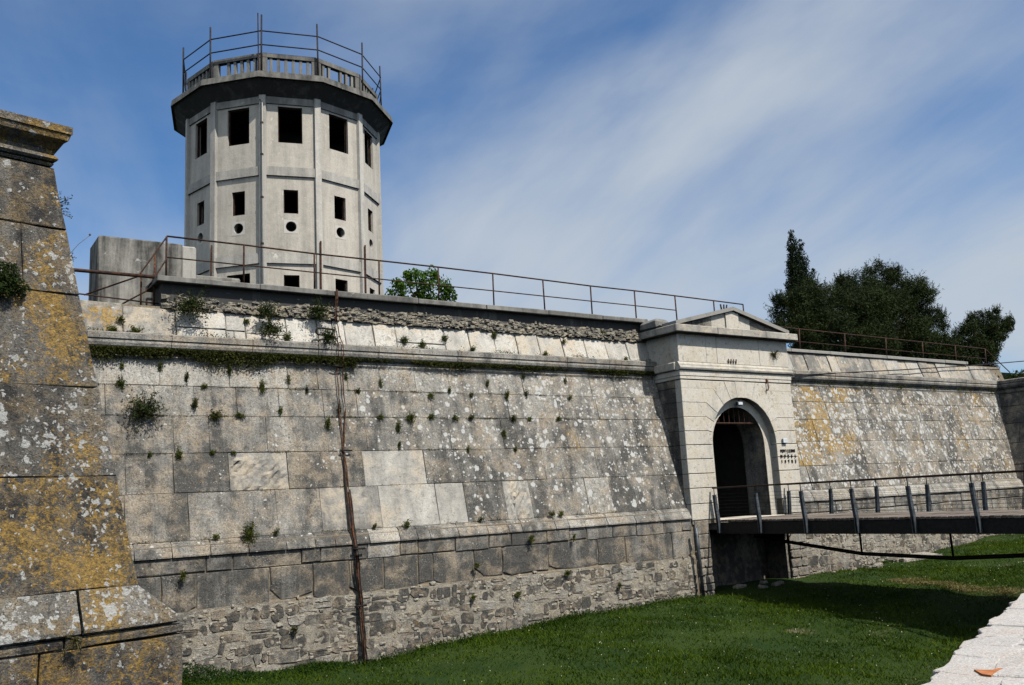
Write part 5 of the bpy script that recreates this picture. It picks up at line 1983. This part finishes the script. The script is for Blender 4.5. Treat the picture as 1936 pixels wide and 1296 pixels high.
# ------------------------------------------------------------------ grass in the moat
def build_grass():
    nr = np.random.default_rng(77)
    # blades concentrated where the camera sees the moat floor
    n = 460000
    x = nr.uniform(3.5, 44, n)
    y = nr.uniform(4.5, 20.95, n)
    keep = (y > PAR_O.y + (x - PAR_O.x) * PAR_D.y / PAR_D.x + .1) & ~((x < 2.3) & (y < 21))
    keep &= ~((x > 41.0) & (y < 21))
    keep &= ~((x > 21.5) & (x < 25.1) & (y > 19.9) & (nr.random(n) < .75))
    # thinner, worn strip along the right wall and on the bank
    p = np.sin(x * .9 + 1.3) + np.sin(y * 1.1 + x * .35) + .6 * np.sin(x * 2.7 - y * 1.9)
    dens = np.clip(.78 + .18 * p, .15, 1)
    dens = np.where((x > 24.5) & (y > 19.6), dens * .45, dens)
    keep &= nr.random(n) < dens
    x, y, p = x[keep], y[keep], p[keep]
    m = len(x)
    h = nr.gamma(4, .0125, m) * (1 + .25 * p / 2)
    near = np.clip((y - 20.15) / .6, 0, 1) * (x < 20)
    h = h * (1 + 1.1 * near)
    z = ground_z(x, y) - .01
    a = nr.uniform(0, 6.283, m)
    w = .010 + .010 * nr.random(m)
    lean = nr.normal(0, .6, (m, 2)) * h[:, None]
    V = np.zeros((m, 3, 3))
    V[:, 0] = np.stack([x - np.cos(a) * w, y - np.sin(a) * w, z], 1)
    V[:, 1] = np.stack([x + np.cos(a) * w, y + np.sin(a) * w, z], 1)
    V[:, 2] = np.stack([x + lean[:, 0], y + lean[:, 1], z + h], 1)
    o = fast('moat_grass', V, 3, 'grass_blades', None, (15, 14, -3.6))
    tag(o, 'short green grass covering the floor of the moat', 'grass', kind='stuff')
    n = 9000
    f = nr.random(n)
    x = 26.2 - 1.3 * f + nr.normal(0, .22, n) + .25 * np.sin(f * 17)
    y = 17.8 - 4.6 * f + nr.normal(0, .25, n)
    k = nr.random(n) < np.clip(.5 + .5 * np.sin(f * 23) + .3 * np.sin(f * 51), .05, 1)
    x, y = x[k], y[k]
    c = np.stack([x, y, ground_z(x, y) + nr.uniform(.02, .07, len(x))], 1)
    o = fast('dry_grass', leaf_quads(c, .07, .22, np.array([0, 0, .5]), nr), 4, 'dry_straw')
    tag(o, 'worn strip of dry straw coloured grass beside the bridge shadow', 'dry grass', kind='stuff')
    # taller weeds banked against the foot of the wall at the left
    n = 15000
    x = np.concatenate([nr.uniform(3.6, 9.0, 11000), nr.uniform(9, 20.5, 4000)])
    y = 20.88 - np.abs(nr.normal(0, .30, n))
    p = .5 + .5 * np.sin(x * 1.9 + .4) * np.sin(x * .8)
    hmax = np.where(x < 9, .10 + .34 * p * np.clip((8.2 - x) / 3, .25, 1), .10 + .08 * p) * np.exp(-((20.88 - y) / .5) ** 2)
    z = ground_z(x, y) + hmax * nr.random(n)
    o = fast('foot_weeds', leaf_quads(np.stack([x, y, z], 1), .055, .45, rng=nr), 4, 'weed_leaves')
    tag(o, 'rank green weeds banked along the foot of the grey wall', 'weeds', kind='stuff')
    # tiny pale flowers
    n = 1500
    x = nr.uniform(5, 36, n)
    y = nr.uniform(7, 20.5, n)
    k = y > PAR_O.y + (x - PAR_O.x) * PAR_D.y / PAR_D.x + .3
    x, y = x[k], y[k]
    c = np.stack([x, y, ground_z(x, y) + nr.uniform(.06, .13, len(x))], 1)
    o = fast('moat_flowers', leaf_quads(c, .022, .9, rng=nr), 4, 'flower_pale')
    tag(o, 'scattered tiny pale flowers in the moat grass', 'flowers', kind='stuff')
    # loose stones at the foot of the right wall and along the worn strip
    rng = random.Random(61)
    spots = sorted((rng.uniform(25.6, 33), rng.uniform(20.1, 20.85)) for _ in range(10)) + sorted((rng.uniform(21.6, 24.6), rng.uniform(20.1, 20.9)) for _ in range(6))
    for i, (xx, yy) in enumerate(spots):
        zz = float(ground_z(xx, yy))
        s = rng.uniform(.08, .22)
        V, F = cbox_vf(xx - s, xx + s, yy - s * .6, yy + s * .6, zz - .05, zz + s * .55, s * .25, rng, s * .16)
        o = obj('loose_stone', V, F, 'rubble_limestone', None, (.6, 0, 0))
        if i < 10:
            tag(o, 'loose pale stone at the foot of the right wall, %s' % ('nearest the gate' if i == 0 else ORD[i] + ' from the gate'), 'stone', 'loose stones by the right wall')
        else:
            tag(o, 'loose stone in the shadow under the footbridge, %s' % ('leftmost' if i == 10 else ORD[i - 10] + ' from the left'), 'stone', 'loose stones under the footbridge')
    V, F = cbox_vf(30.2, 32.6, 20.0, 20.75, -3.05, -2.74, .06, rng, .05)
    tag(obj('flat_slab', V, F, 'rubble_limestone', None, (.9, 0, 0)), 'long flat pale slab lying on the grass at the foot of the right wall', 'stone slab')


build_grass()
